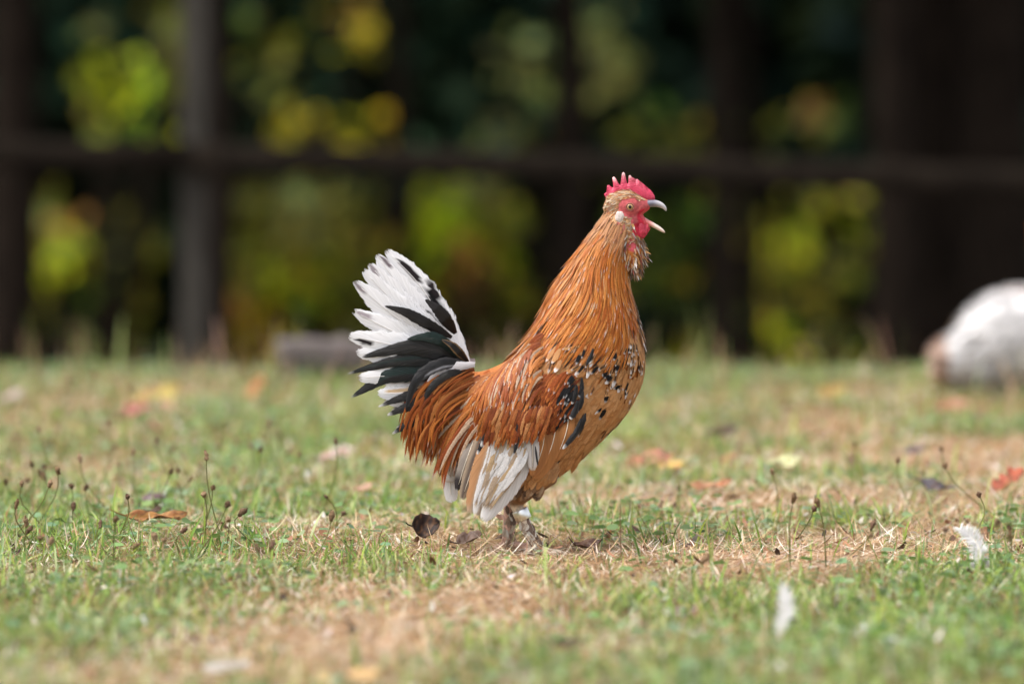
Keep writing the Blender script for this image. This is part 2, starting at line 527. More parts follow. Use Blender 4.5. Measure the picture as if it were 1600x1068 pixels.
# rank stems along the fence
n = 420
x, y = scatter(n, 8.6, 10.25)
c1 = pick([lin(176, 150, 116), lin(150, 160, 96), lin(190, 150, 130), lin(120, 96, 74)], n)
blades(mb, x, y, rng.uniform(0.05, 0.13, n), rng.uniform(0.002, 0.004, n), rng.uniform(0, 6.28, n), rng.uniform(0, .4, n), rng.uniform(0, .9, n), c1 * 0.85, c1, 5)
o = mb.build('lawn_grass', M_GRASS)
tag(o, 'short uneven green lawn grass covering the ground', 'grass', kind='stuff')

mb = MB()
for (n, y0, y1, L, ws_) in ((110000, 4.6, 7.8, 4, 0.75), (24000, 7.8, 10.2, 3, 1.3)):
    x, y = scatter(n, y0, y1)
    d = dryness(x, y)
    keep = rng.random(n) < 0.24 + 0.76 * d
    x, y = x[keep], y[keep]; n = len(x)
    c = pick(TANS, n, 0.25)
    blades(mb, x, y, 0.010 + 0.045 * rng.random(n) ** 1.6, rng.uniform(0.0007, 0.0016, n) * ws_, rng.uniform(0, 6.28, n),
           rng.uniform(1.2, 1.75, n), rng.uniform(-0.5, 0.5, n), c, c * 1.08, L, z0=gz(x, y) + rng.uniform(0.0, 0.010, n))
# crumbs of dark leaf litter
n = 8000
x, y = scatter(n, 4.6, 10.1)
c = pick([lin(84, 60, 46), lin(112, 78, 56), lin(64, 50, 44), lin(150, 110, 84), lin(196, 186, 180)], n, .3)
blades(mb, x, y, rng.uniform(0.004, 0.016, n), rng.uniform(0.003, 0.008, n), rng.uniform(0, 6.28, n), rng.uniform(0.9, 1.7, n), rng.uniform(-.6, .6, n), c, c, 4, z0=gz(x, y) + rng.uniform(0.002, 0.014, n))
# wiry upright dead stalks
n = 900
x, y = scatter(n, 4.6, 10.1)
c = pick([lin(120, 92, 66), lin(92, 70, 55), lin(170, 140, 100)], n)
blades(mb, x, y, rng.uniform(0.03, 0.085, n), rng.uniform(0.0007, 0.0012, n), rng.uniform(0, 6.28, n), rng.uniform(0, .8, n), rng.uniform(-.3, .6, n), c, c, 4)
o = mb.build('dry_straw', M_STRAW)
tag(o, 'tan dry straw and needles matted over the ground', 'straw', kind='stuff')

# small round weed leaves (clover and the like)
mb = MB()
n = 26000
x, y = scatter(n, 4.6, 10.1)
d = dryness(x, y)
pt = fbm(x * 5, y * 5, 77, 2)
kp = rng.random(n) < np.clip((1 - d) * 1.1, 0, 1) * np.clip((pt - 0.42) * 5, 0.06, 1)
x, y = x[kp], y[kp]; n = len(x)
r = rng.uniform(0.003, 0.0075, n)
zz = gz(x, y) + rng.uniform(0.004, 0.024, n)
az = rng.uniform(0, 6.28, n); ti = rng.uniform(-0.7, 0.7, n)
ex = np.stack([np.cos(az), np.sin(az), np.zeros(n)], 1)
ey = np.stack([-np.sin(az) * np.cos(ti), np.cos(az) * np.cos(ti), np.sin(ti)], 1)
nn_ = np.cross(ex, ey)
ctr = np.stack([x, y, zz], 1)
oct_ = [(-1.25, 0, 0), (-.6, -.7, .15), (.5, -.75, .2), (1.2, 0, 0), (.5, .75, .2), (-.6, .7, .15)]
V = np.stack([ctr + r[:, None] * (a * ex + b * ey + c_ * nn_) for a, b, c_ in oct_], 1)
b6 = (np.arange(n) * 6)[:, None]
q = np.concatenate([b6 + np.array([[0, 1, 2, 3]]), b6 + np.array([[0, 3, 4, 5]])], 0)
c = pick([lin(104, 132, 78), lin(122, 148, 92), lin(96, 124, 66), lin(140, 160, 118), lin(112, 138, 104)], n)
mb.add(V.reshape(-1, 3), q, C=np.repeat(c, 6, 0))
o = mb.build('weed_leaves', M_GRASS)
tag(o, 'small rounded clover and weed leaves among the grass', 'weeds', kind='stuff')

# ------------------------------------------------------------------ plantain seed heads
HEADS = []
for cx, cy in [(533, 467), (547, 551), (617, 492), (795, 480), (790, 585), (823, 578), (880, 620), (945, 690), (1010, 467), (1165, 470), (1292, 415), (1338, 492),
               (1385, 503), (1052, 737), (1120, 772), (1510, 700), (1590, 777), (370, 522), (150, 552), (205, 560), (268, 580), (123, 625),
               (230, 640), (330, 650), (398, 657), (28, 632), (75, 737), (536, 803), (465, 827), (590, 700), (985, 660), (1535, 790), (1055, 805), (340, 745), (185, 590), (205, 605), (100, 640)]:
    py = 540 + cy / 2.963
    HEADS.append((cx / 2.963, py, max(6.0, (CAM_H - random.uniform(.04, .078)) * F_PX / (py - HORIZON))))
for cx, cy in [(120, 818), (133, 855), (237, 905), (715, 885), (850, 855), (1195, 945), (185, 890), (630, 925), (1260, 925), (760, 900)]:
    HEADS.append((cx / 2.963, 540 + cy / 2.963, (CAM_H - random.uniform(.03, .06)) * F_PX / (440 + cy / 2.963)))
for cx, cy, d_ in [(435, 130, 8.6), (320, 165, 8.8), (290, 215, 8.5), (605, 200, 8.3), (255, 350, 7.6), (1245, 362, 7.4), (505, 360, 7.6), (400, 290, 8.2), (725, 440, 7.2), (205, 105, 9.3),
                   (520, 150, 9.0), (650, 40, 10.5), (180, 390, 7.4), (955, 510, 6.9), (1205, 485, 6.9), (1555, 445, 7.2)]:
    HEADS.append((cx / 2.963, 540 + cy / 2.963, min(9.6, (CAM_H - random.uniform(.05, .11)) * F_PX / (440 + cy / 2.963))))
for cx, cy, d_ in [(1413, 622, 6.4), (1272, 768, 6.2), (1543, 768, 6.2), (1540, 790, 6.2), (1490, 740, 6.2), (898, 412, 7.2), (1255, 432, 7.3), (1055, 430, 7.4), (1270, 500, 7.0),
                   (550, 525, 6.7), (640, 637, 6.4), (740, 655, 6.4), (725, 680, 6.3), (968, 750, 6.2), (960, 790, 6.2), (270, 890, 5.7), (75, 20, 8.9), (665, 20, 9.6), (1060, 350, 7.8), (1345, 350, 7.8), (1075, 480, 7.1)]:
    HEADS.append((1000 + cx / 2.667, 540 + cy / 2.667, min(9.6, (CAM_H - random.uniform(.03, .085)) * F_PX / (440 + cy / 2.667))))
SEEDC = [lin(124, 100, 76), lin(100, 80, 62), lin(146, 120, 94), lin(112, 88, 72)]
for (px, py, Y) in HEADS:
    p = W(px, py, Y)
    off = Vector((random.gauss(0, 0.03), random.gauss(0, 0.02), 0))
    base = Vector((p.x + off.x, p.y + off.y, 0))
    base.z = float(gz(base.x, base.y)) - 0.003
    if p.z < base.z + 0.012: p.z = base.z + 0.012
    t = empty('plantain_plant', base, 'brown dried plantain seed head on a thin wiry stalk in the grass', 'plant', 'dried plantain seed heads in the grass')
    mid = base.lerp(p, 0.55) + Vector((-off.x * 0.3 + random.gauss(0, .006), -off.y * .25, 0.006))
    path = catmull([base, mid, p], 7)
    sc = SEEDC[random.randrange(4)]
    m1 = MB(); V, Q, T = tube(path, np.linspace(0.0008, 0.0006, 7), 5)
    m1.add(V, Q, T, C=lin(112, 112, 62) * random.uniform(.6, 1.0)); m1.build('stalk', M_STRAW, t)
    ax = np.array(path[-1] - path[-3]); ax /= np.linalg.norm(ax)
    ax = ax + np.array([random.gauss(0, .15), random.gauss(0, .15), 0])
    ln = random.uniform(0.005, 0.012); rr = random.uniform(0.002, 0.0033)
    k = np.linspace(0, 1, 9)
    rad = rr * np.sqrt(np.clip(1 - (2 * k - 0.95) ** 2, 0.03, 1)) * (1 + 0.14 * np.cos(k * 40))
    V, Q, T = tube(np.array(p)[None] + ax[None] * (k[:, None] - 0.4) * ln, rad, 9)
    V = V * 1.0 + np.random.default_rng(int(px * 7)).normal(0, 0.0006, V.shape)
    m2 = MB(); m2.add(V, Q, T, C=sc); m2.build('seed_head', M_SEED, t)

# ------------------------------------------------------------------ fence and background wood
fz = lambda x, y: float(gz(x, y))
fence = empty('rail_fence', (W(300, 575, 13.8).x, 13.8, 0), 'dark weathered wooden post and rail fence at the edge of the grass', 'fence')


def box_part(name, p0, p1, w, d, mat, parent, name_bevel=0.006):
    """a plank from p0 to p1, cross-section w x d"""
    p0 = np.array(p0, float); p1 = np.array(p1, float)
    t = (p1 - p0); t /= np.linalg.norm(t)
    ref = np.array([0, 1.0, 0]) if abs(t[1]) < 0.8 else np.array([0, 0, 1.0])
    a = np.cross(t, ref); a /= np.linalg.norm(a); b = np.cross(t, a)
    m = MB(); V = []
    e = name_bevel
    prof = [(w / 2 - e, d / 2), (w / 2, d / 2 - e), (w / 2, -d / 2 + e), (w / 2 - e, -d / 2), (-w / 2 + e, -d / 2), (-w / 2, -d / 2 + e), (-w / 2, d / 2 - e), (-w / 2 + e, d / 2)]
    n = 12
    for k in range(n):
        c = p0 + (p1 - p0) * k / (n - 1) + a * random.gauss(0, .002) + b * random.gauss(0, .002)
        for u, v in prof: V.append(c + a * u + b * v)
    Q = [(i * 8 + j, i * 8 + (j + 1) % 8, (i + 1) * 8 + (j + 1) % 8, (i + 1) * 8 + j) for i in range(n - 1) for j in range(8)]
    V.append(p0); V.append(p1); c0 = n * 8
    T = [(c0, (j + 1) % 8, j) for j in range(8)] + [(c0 + 1, (n - 1) * 8 + j, (n - 1) * 8 + (j + 1) % 8) for j in range(8)]
    m.add(V, Q, T)
    return m.build(name, mat, parent, smooth=False)


for px in (-4744, -3062, -1380, 302, 1980, 3662, 5344):
    b = W(px, 575, 13.8)
    box_part('post', (b.x, 13.8, -0.5), (b.x + 0.012, 13.8, 1.15), 0.07, 0.07, M_POST if px == 302 else M_FENCE, fence)
for (xa, ya, xb, yb) in ((-4744, 240, -3062, 236), (-3062, 236, -1380, 222), (-1380, 222, 302, 243), (302, 243, 1980, 296), (1980, 296, 3662, 300), (3662, 300, 5344, 292)):
    a, b = W(xa, ya, 13.735), W(xb, yb, 13.735)
    box_part('rail', (a.x + 0.003, 13.735, a.z), (b.x - 0.003, 13.735, b.z), 0.068, 0.034, M_FENCE, fence)

# grey plank lying at the edge of the grass
c = W(505, 572, 9.85)
pl = empty('grey_board', (c.x, 9.85, 0), 'short weathered grey board lying at the edge of the grass by the fence', 'board')
box_part('board', (c.x - 0.075, 9.85, 0.035), (c.x + 0.075, 9.87, 0.035), 0.06, 0.13, M_PLANK, pl)


def leaf_cloud(mb, ctr, size, cols, leaf, jit=0.3, shade=None):
    """n leaves: folded four-point faces at centres ctr (n,3)"""
    n = len(ctr)
    d = rng.normal(0, 1, (n, 3)); d[:, 2] -= 0.5; d /= np.linalg.norm(d, axis=1, keepdims=True)
    r = rng.normal(0, 1, (n, 3)); s = np.cross(d, r); s /= np.linalg.norm(s, axis=1, keepdims=True)
    nn = np.cross(d, s)
    L = leaf * rng.uniform(0.65, 1.25, (n, 1)); w = L * rng.uniform(0.28, 0.42, (n, 1))
    P = np.stack([ctr, ctr + d * L * 0.5 + s * w + nn * w * .3, ctr + d * L, ctr + d * L * 0.5 - s * w + nn * w * .3], 1)
    b = (np.arange(n) * 4)[:, None]
    c = pick(cols, n, jit)
    mb.add(P.reshape(-1, 3), T=np.concatenate([b + np.array([[0, 1, 2]]), b + np.array([[0, 2, 3]])], 0), C=np.repeat(c, 4, 0))


YG = lin(176, 182, 34); LIME = lin(182, 200, 30); OLV = lin(122, 120, 40); YEL = lin(205, 184, 46); ORG = lin(165, 120, 56); PALE = lin(146, 150, 88); GRN = lin(84, 108, 34); DG = lin(40, 70, 50)
BRN = lin(116, 76, 46)
# shrubs: name, label, base px, depth, clumps (px, py, rx, ry, colour, leaves)
SHRUBS = [
    ('lime_shrub', 'lime leaved shrub growing left of the tall fence post', 150, 15.2, [(150, 135, 26, 40, YG, 26), (215, 150, 44, 42, LIME, 36), (282, 95, 26, 28, OLV, 22), (285, 22, 28, 30, OLV, 16), (185, 205, 30, 20, GRN, 12)]),
    ('yellow_shrub', 'sparse yellow leaved shrub below the rail in the dark corner', 95, 15.8, [(65, 325, 26, 46, OLV, 26), (92, 400, 38, 46, YG, 46), (190, 345, 34, 40, OLV, 14), (205, 445, 34, 44, OLV, 18), (120, 345, 18, 20, ORG, 5), (215, 520, 40, 40, OLV, 16), (70, 430, 20, 20, YG, 10)]),
    ('golden_shrub', 'full golden green shrub beside the tall fence post', 420, 14.6, [(365, 330, 34, 50, OLV, 44), (420, 340, 40, 60, OLV, 40), (470, 320, 40, 50, PALE, 30), (350, 480, 24, 26, ORG, 22), (398, 512, 46, 46, YEL, 90), (460, 430, 60, 50, YG, 70), (540, 320, 44, 44, OLV, 34), (380, 420, 40, 40, OLV, 30), (500, 500, 40, 40, OLV, 24), (430, 530, 30, 20, ORG, 18), (540, 420, 40, 50, OLV, 34), (600, 440, 30, 60, OLV, 20), (470, 555, 40, 14, YEL, 16)]),
    ('yellow_sapling', 'tall slim sapling with scattered pale yellow leaves above the rail', 470, 16.2, [(450, 190, 46, 22, YEL, 26), (395, 100, 34, 40, OLV, 16), (465, 45, 34, 40, OLV, 14), (592, 205, 34, 30, YEL, 34), (540, 20, 30, 24, ORG, 7), (430, 120, 40, 30, OLV, 10), (500, 130, 40, 40, DG, 14), (540, 190, 20, 20, OLV, 8)]),
    ('bright_lime_shrub', 'bright lime shrub with russet twigs behind the rooster tail', 705, 15.0, [(705, 345, 50, 40, LIME, 70), (660, 320, 24, 36, YG, 24), (755, 350, 34, 40, YG, 34), (740, 450, 30, 26, BRN, 22), (735, 400, 30, 24, ORG, 10), (700, 510, 50, 36, OLV, 24), (780, 470, 40, 60, OLV, 24), (720, 285, 18, 14, PALE, 8), (790, 330, 30, 50, OLV, 24), (640, 500, 40, 50, OLV, 26), (780, 545, 40, 20, OLV, 16)]),
    ('pale_shrub', 'tall loose shrub with pale dusty leaves above the rooster back', 860, 17.2, [(772, 208, 30, 28, PALE, 34), (838, 118, 30, 34, PALE, 18), (952, 118, 36, 38, PALE, 36), (930, 40, 44, 36, PALE, 22), (800, 100, 20, 24, PALE, 8), (860, 190, 40, 40, ORG, 5), (760, 250, 20, 20, OLV, 8), (900, 20, 30, 20, OLV, 10), (815, 200, 16, 20, OLV, 8)]),
    ('olive_shrub', 'mid green shrub behind the rooster head', 1055, 15.6, [(1055, 215, 52, 26, OLV, 44), (1030, 180, 30, 30, GRN, 18), (1050, 365, 46, 70, GRN, 95), (1065, 470, 40, 50, GRN, 46), (1055, 560, 44, 20, GRN, 34), (1000, 300, 40, 30, GRN, 16), (1085, 240, 30, 16, OLV, 10), (1020, 440, 30, 50, GRN, 24), (960, 330, 40, 60, GRN, 20), (930, 440, 30, 60, OLV, 14)]),
    ('yellow_green_sapling', 'slender yellow green sapling leafy to the ground between dark trunks', 1215, 16.4, [(1200, 368, 30, 34, OLV, 30), (1242, 385, 32, 32, YG, 60), (1215, 445, 34, 34, OLV, 34), (1290, 490, 32, 30, OLV, 18), (1216, 545, 26, 46, YG, 60), (1300, 560, 44, 26, OLV, 24), (1140, 455, 26, 26, OLV, 14), (1210, 195, 28, 46, OLV, 14), (1275, 166, 18, 18, ORG, 5), (1180, 350, 18, 24, OLV, 8)]),
    ('dim_yellow_shrub', 'small dim yellow green shrub beside the dark post', 1345, 17.0, [(1345, 365, 40, 36, YG, 30), (1330, 410, 40, 24, OLV, 16), (1280, 420, 20, 40, OLV, 8), (1560, 200, 40, 40, GRN, 6), (1340, 540, 30, 40, OLV, 10), (1580, 450, 20, 30, GRN, 6)]),
]
for name, label, bx, D, clumps in SHRUBS:
    D = 20.0 + (D - 14.6) * 1.4
    b = W(bx, 560, D); b.z = fz(b.x, D) - 0.02; kd = D / 15.5
    t = empty(name, b, label, 'shrub')
    ms, mf = MB(), MB()
    xs_ = [c_[0] for c_ in clumps]; ys_ = [c_[1] for c_ in clumps]
    clumps = clumps + [(random.uniform(min(xs_) - 20, max(xs_) + 20), random.uniform(min(ys_) - 10, max(ys_) + 10), 12, 12, random.choice((OLV, OLV, GRN, YEL * .7, PALE * .7)), 6) for _ in range(16 if 'golden' in name else 9)]
    for (px, py, rx, ry, colr, nl) in clumps:
        dd = D + random.uniform(-0.35, 0.35)
        c = np.array(W(px, py, dd)); k = dd / F_PX
        nl = max(4, int(nl * (0.42 if 'sapling' in name or 'dim' in name or 'olive' in name else 1.05 if 'golden' in name or 'bright' in name else 0.66))); dd += random.uniform(-.4, .4)
        q = rng.normal(0, 1, (nl, 3)) * np.array([rx * k * 0.6, 0.12, ry * k * 0.6]) + c
        colr = np.clip(colr * 1.4, 0, .8); cols = [colr, colr * 0.6, colr * np.array([.7, .9, .8]), colr * np.array([1.1, .95, .8]), colr * .35]
        leaf_cloud(mf, q, None, cols, 0.066 * kd)
        mid = (np.array(b) + c) / 2 + np.array([random.uniform(-.06, .06), random.uniform(-.1, .1), .05])
        V, Q, T = tube(catmull([np.array(b), mid, c], 8), np.linspace(0.012, 0.003, 8), 6); ms.add(V, Q, T)
    ms.build('stem', M_BARK, t)
    mf.build('foliage', M_LEAF, t)

# dark evergreens: low spreading boughs that close the view
DARKC = [np.array([0.012, 0.026, 0.012]), np.array([0.016, 0.03, 0.018]), np.array([0.02, 0.03, 0.012]), np.array([0.010, 0.022, 0.016])]
DGC = [np.array([0.014, 0.034, 0.02]), np.array([0.02, 0.038, 0.02]), np.array([0.012, 0.03, 0.02])]


def evergreen(x, y, label, crown_lo, crown_hi, rx, n, cols, leaf=0.16, tr=0.09, group=None, gap=0.0):
    b = Vector((x, y, fz(x, y) - 0.05))
    t = empty('evergreen_tree', b, label, 'tree', group)
    m = MB(); hgt = crown_hi * 0.9
    path = [np.array(b) + np.array([0.02 * math.sin(k * 2.1 + x), 0.02 * math.cos(k * 1.7), hgt * k / 6]) for k in range(7)]
    V, Q, T = tube(catmull(path, 14), np.linspace(tr * 1.2, tr * 0.25, 14), 10); m.add(V, Q, T)
    nb = 16
    for k in range(nb):
        z0 = crown_lo + (crown_hi - crown_lo) * (k + .5) / nb * 0.85
        a = k * 2.4 + x; L = rx * (1 - 0.65 * k / nb)
        p = np.array(b) + np.array([0, 0, z0]); e = p + np.array([math.cos(a) * L, math.sin(a) * L, -0.12 * L])
        V, Q, T = tube([p, (p + e) / 2 + np.array([0, 0, .05]), e], [tr * .3, tr * .18, .008], 5); m.add(V, Q, T)
    m.build('trunk', M_BARK, t)
    f = MB()
    k = rng.random(n) ** 0.9
    rad = rx * (1.05 - 0.75 * k) * np.sqrt(rng.random(n))
    a = rng.uniform(0, 6.28, n)
    c = np.stack([x + rad * np.cos(a), y + rad * np.sin(a), b.z + crown_lo + (crown_hi - crown_lo) * k - 0.1 * rad], 1)
    leaf_cloud(f, c, None, cols, leaf)
    f.build('crown', M_DARKLEAF, t)


# boughs that hang into the top of the view (dark blue green)
evergreen(-0.52, 24.6, 'dark blue green evergreen with low boughs behind the pale yellow sapling', 1.25, 5.2, 1.3, 8000, DGC, 0.14)
evergreen(-2.15, 24.0, 'dark evergreen with low boughs left of the lime shrub', 1.5, 5.4, 1.3, 8000, DGC, 0.14)
# dark trunks with high crowns
for (px, D, r, lb) in ((338, 16.2, 0.040, 'slim dark trunked tree rising behind the fence post'), (890, 16.8, 0.050, 'dark trunked tree between the pale shrub and the rooster neck'),
                       (1128, 16.4, 0.040, 'slim dark tree trunk beside the mid green shrub'), (1172, 18.2, 0.030, 'thin leaning dark trunk left of the yellow green sapling'),
                       (1395, 16.0, 0.060, 'dark tree trunk right of the dim yellow green shrub'), (1470, 17.0, 0.10, 'thick dark tree trunk behind the tail of the white hen'), 
                       (1560, 16.6, 0.11, 'thickest dark tree trunk behind the body of the white hen'), (20, 16.4, 0.075, 'dark tree trunk in the gloom beside the sparse yellow shrub'), 
                       (622, 17.2, 0.035, 'thin dark trunk between golden shrub and bright lime shrub')):
    D += 3.0; r *= 1.15
    x = W(px, 400, D).x
    evergreen(x, D, lb, 2.6, 6.5, 1.1, 2200, DARKC, 0.19, r)
# rows of dense dark conifers that close the wood behind
i = 0
for row, (yy, cnt, sp) in enumerate(((27.0, 15, 1.3), (30.5, 15, 1.5), (34.5, 15, 1.8))):
    for k in range(cnt):
        x = (k - (cnt - 1) / 2) * sp + (0.4 if row % 2 else 0) + random.uniform(-.15, .15)
        evergreen(x, yy + random.uniform(-.4, .4), 'dense dark conifer with boughs to the ground in the wood behind the fence', -0.1, 6.4, 1.5, 5200 if abs(k - 7) < 5 else 3000, DARKC, 0.27, 0.09, 'dense dark conifers closing the wood')

# ------------------------------------------------------------------ rooster
K = D0 / F_PX                      # metres per photo pixel at the rooster's distance


def R(p):
    """rooster drawing space (px, depth px, py) to world"""
    p = np.asarray(p, float)
    return np.stack([(p[..., 0] - 800) * K, D0 + p[..., 1] * K, (865 - p[..., 2]) * K], -1)


ROO = empty('rooster', (float((815 - 800) * K), D0, 0.0), 'crowing rooster with orange plumage, white and black tail and red comb', 'rooster')
# sections from tail to head: top x, top y, bottom x, bottom y, half width
SEC = np.array([
    (728, 578, 712, 630, 16), (752, 580, 730, 680, 46), (790, 564, 780, 735, 70), (822, 534, 838, 758, 82), (842, 502, 893, 728, 84),
    (857, 470, 942, 684, 78), (869, 447, 981, 640, 70), (881, 429, 1004, 587, 61), (892, 413, 1002, 534, 51), (905, 395, 988, 478, 40),
    (921, 374, 982, 436, 31), (936, 354, 988, 405, 25), (947, 334, 996, 378, 22), (953, 318, 1000, 352, 20)], float)


def surf(t, th):
    s = cat_at(SEC, np.asarray(t, float))
    c = np.stack([(s[..., 0] + s[..., 2]) / 2, np.zeros_like(s[..., 0]), (s[..., 1] + s[..., 3]) / 2], -1)
    a = np.stack([(s[..., 0] - s[..., 2]) / 2, np.zeros_like(s[..., 0]), (s[..., 1] - s[..., 3]) / 2], -1)
    e = np.zeros_like(c); e[..., 1] = -s[..., 4]
    th = np.asarray(th, float)[..., None]
    return c + a * np.cos(th) + e * np.sin(th)


def surf_n(t, th):
    e = 0.02
    du = surf(t + e, th) - surf(t - e, th)
    dv = surf(t, th + e) - surf(t, th - e)
    n = np.cross(du, dv)
    s = cat_at(SEC, np.asarray(t, float))
    c = np.stack([(s[..., 0] + s[..., 2]) / 2, np.zeros_like(s[..., 0]), (s[..., 1] + s[..., 3]) / 2], -1)
    out = surf(t, th) - c
    sg = np.sign((n * out).sum(-1, keepdims=True))
    n = n * sg
    return n / (np.linalg.norm(n, axis=-1, keepdims=True) + 1e-9)


# closed volumes that are fused into one body
raw = MB()
tt = np.linspace(0, len(SEC) - 1, 60); th_ = np.linspace(0, 2 * math.pi, 40, endpoint=False)
TT, HH = np.meshgrid(tt, th_, indexing='ij')
Vb = surf(TT, HH).reshape(-1, 3)
Qb = [(i * 40 + j, i * 40 + (j + 1) % 40, (i + 1) * 40 + (j + 1) % 40, (i + 1) * 40 + j) for i in range(59) for j in range(40)]
n0 = len(Vb)
Vb = np.concatenate([Vb, [surf(np.array([0.]), np.array([0.]))[0] * .5 + surf(np.array([0.]), np.array([math.pi]))[0] * .5, surf(np.array([13.]), np.array([0.]))[0] * .5 + surf(np.array([13.]), np.array([math.pi]))[0] * .5]])
Tb = [(n0, (j + 1) % 40, j) for j in range(40)] + [(n0 + 1, 59 * 40 + j, 59 * 40 + (j + 1) % 40) for j in range(40)]
raw.add(R(Vb), Qb, Tb)


def rtube(pts, rad, sides=14, flat=None):
    P = R(np.asarray(pts, float)[:, :3]); V, Q, T = tube(P, np.asarray(rad) * K, sides, flat); raw.add(V, Q, T)


# skull, jaws
rtube([(949, 0, 328), (958, 0, 321), (972, 0, 320), (985, 0, 321), (997, 0, 321), (1007, 0, 320), (1015, 0, 319)], [8, 19, 24, 24, 18, 12, 7], 18, (1.0, 0.86))
rtube([(975, 0, 338), (988, 0, 342), (998, 0, 346), (1007, 0, 350), (1016, 0, 352)], [16, 16, 13, 9, 4], 14, (1.0, 0.95))
rtube([(962, 0, 350), (982, 0, 366), (988, 0, 392), (980, 0, 420)], [16, 22, 22, 18], 14)
# thighs, shanks and toes
LEGS = []
for s, hip, hock, foot in ((-1, (838, 700), (806, 786), (838, 856)), (1, (826, 700), (797, 792), (793, 852))):
    d = s * 35
    rtube([(hip[0], d * .9, hip[1]), (hip[0] - 4, d, hip[1] + 40), (hock[0] + 12, d, hock[1] - 26), (hock[0] + 2, d * .95, hock[1] - 6)], [40, 38, 23, 12], 16)
    rtube([(hock[0] + 3, d * .95, hock[1] - 14), (hock[0], d * .9, hock[1]), ((hock[0] + foot[0]) / 2, d * .9, (hock[1] + foot[1]) / 2), (foot[0], d * .9, foot[1])], [12, 10, 9.5, 10], 12)
    for ang, L in ((-24, 40), (4, 50), (32, 38), (180, 22)):
        a = math.radians(ang)
        ex, ed = math.cos(a), math.sin(a)
        rtube([(foot[0], d * .9, foot[1]), (foot[0] + ex * L * .4, d * .9 + ed * L * .6, foot[1] + 3), (foot[0] + ex * L * .75, d * .9 + ed * L * .9, foot[1] + 5), (foot[0] + ex * L, d * .9 + ed * L * 1.2, foot[1] + 8)], [7, 5, 4.2, 1.6], 8)
    LEGS.append((hock, foot, d))
# spur on the far leg
rtube([(794, 38, 812), (782, 40, 812), (768, 41, 805)], [6, 4.5, 1.5], 8)
me0 = raw.mesh('body_raw')
tmp = bpy.data.objects.new('body_raw', me0); COL.objects.link(tmp)
md = tmp.modifiers.new('r', 'REMESH'); md.mode = 'VOXEL'; md.voxel_size = 0.0013
sm = tmp.modifiers.new('s', 'SMOOTH'); sm.iterations = 5; sm.factor = 0.5
dg = bpy.context.evaluated_depsgraph_get()
body_me = bpy.data.meshes.new_from_object(tmp.evaluated_get(dg))
bpy.data.objects.remove(tmp)
nv = len(body_me.vertices)
co = np.zeros(nv * 3, np.float32); body_me.vertices.foreach_get('co', co); co = co.reshape(-1, 3).astype(float)
fl = np.zeros(len(body_me.loops), np.int32); body_me.loops.foreach_get('vertex_index', fl)
polys = [tuple(p.vertices) for p in body_me.polygons]
bvh = BVHTree.FromPolygons([tuple(v) for v in co], polys)
bx, bd, bz = co[:, 0] / K + 800, (co[:, 1] - D0) / K, 865 - co[:, 2] / K


def ell(cx, cy, rx, ry):
    return ((bx - cx) / rx) ** 2 + ((bz - cy) / ry) ** 2


nzv = fbm(bx * 0.25, bz * 0.25 + bd * 0.2, 5, 3)
colr = np.tile(lin(178, 104, 46), (nv, 1)) * (0.7 + 0.5 * nzv[:, None])
low = np.clip((bz - 690) / 60, 0, 1)[:, None]
colr = colr * (1 - low) + lin(150, 112, 80) * (0.6 + 0.6 * nzv[:, None]) * low
leg = np.clip((bz - 785) / 8, 0, 1)[:, None]
legc = np.where((bd > 0)[:, None], lin(214, 172, 152), lin(226, 208, 186))
colr = colr * (1 - leg) + legc * (0.65 + 0.6 * nzv[:, None]) * leg
head = np.clip((bz < 372).astype(float) * (bx > 940), 0, 1)[:, None]
hc = lin(214, 170, 128) * (0.7 + .5 * nzv[:, None])
colr = colr * (1 - head) + hc * head
RED = lin(188, 38, 60); PINK = lin(200, 112, 112)
e1 = np.minimum(np.minimum(ell(985, 323, 19, 17), ell(1002, 322, 17, 11)), ell(1000, 342, 15, 16))
f = np.clip((1.25 - e1) * 3, 0, 1)[:, None] * (bz < 375)[:, None]
colr = colr * (1 - f) + (PINK * 0.62 + RED * 0.38) * (0.6 + 0.7 * nzv[:, None]) * f
f = np.clip((1.15 - np.minimum(ell(1006, 338, 11, 13), ell(1000, 360, 14, 14))) * 3, 0, 1)[:, None]
colr = colr * (1 - f) + RED * (0.6 + .7 * nzv[:, None]) * f
f = np.clip((1.1 - np.minimum(ell(990, 383, 11, 10), ell(965, 354, 6, 8))) * 3, 0, 1)[:, None] * (nzv[:, None] > 0.3)
colr = colr * (1 - f) + lin(190, 82, 92) * f
# mouth lining: faces that look into the gape
inm = ((bx > 1000) & (np.abs(bd) < 9) & (bz > 324) & (bz < 349))[:, None]
colr = np.where(inm, lin(196, 78, 84), colr)
bm_ = MB(); 
Qs = np.array([p for p in polys if len(p) == 4]); Ts = np.array([p for p in polys if len(p) == 3])
bm_.add(co, Qs, Ts if len(Ts) else None, C=colr)
bm_.build('body', M_BODY, ROO)


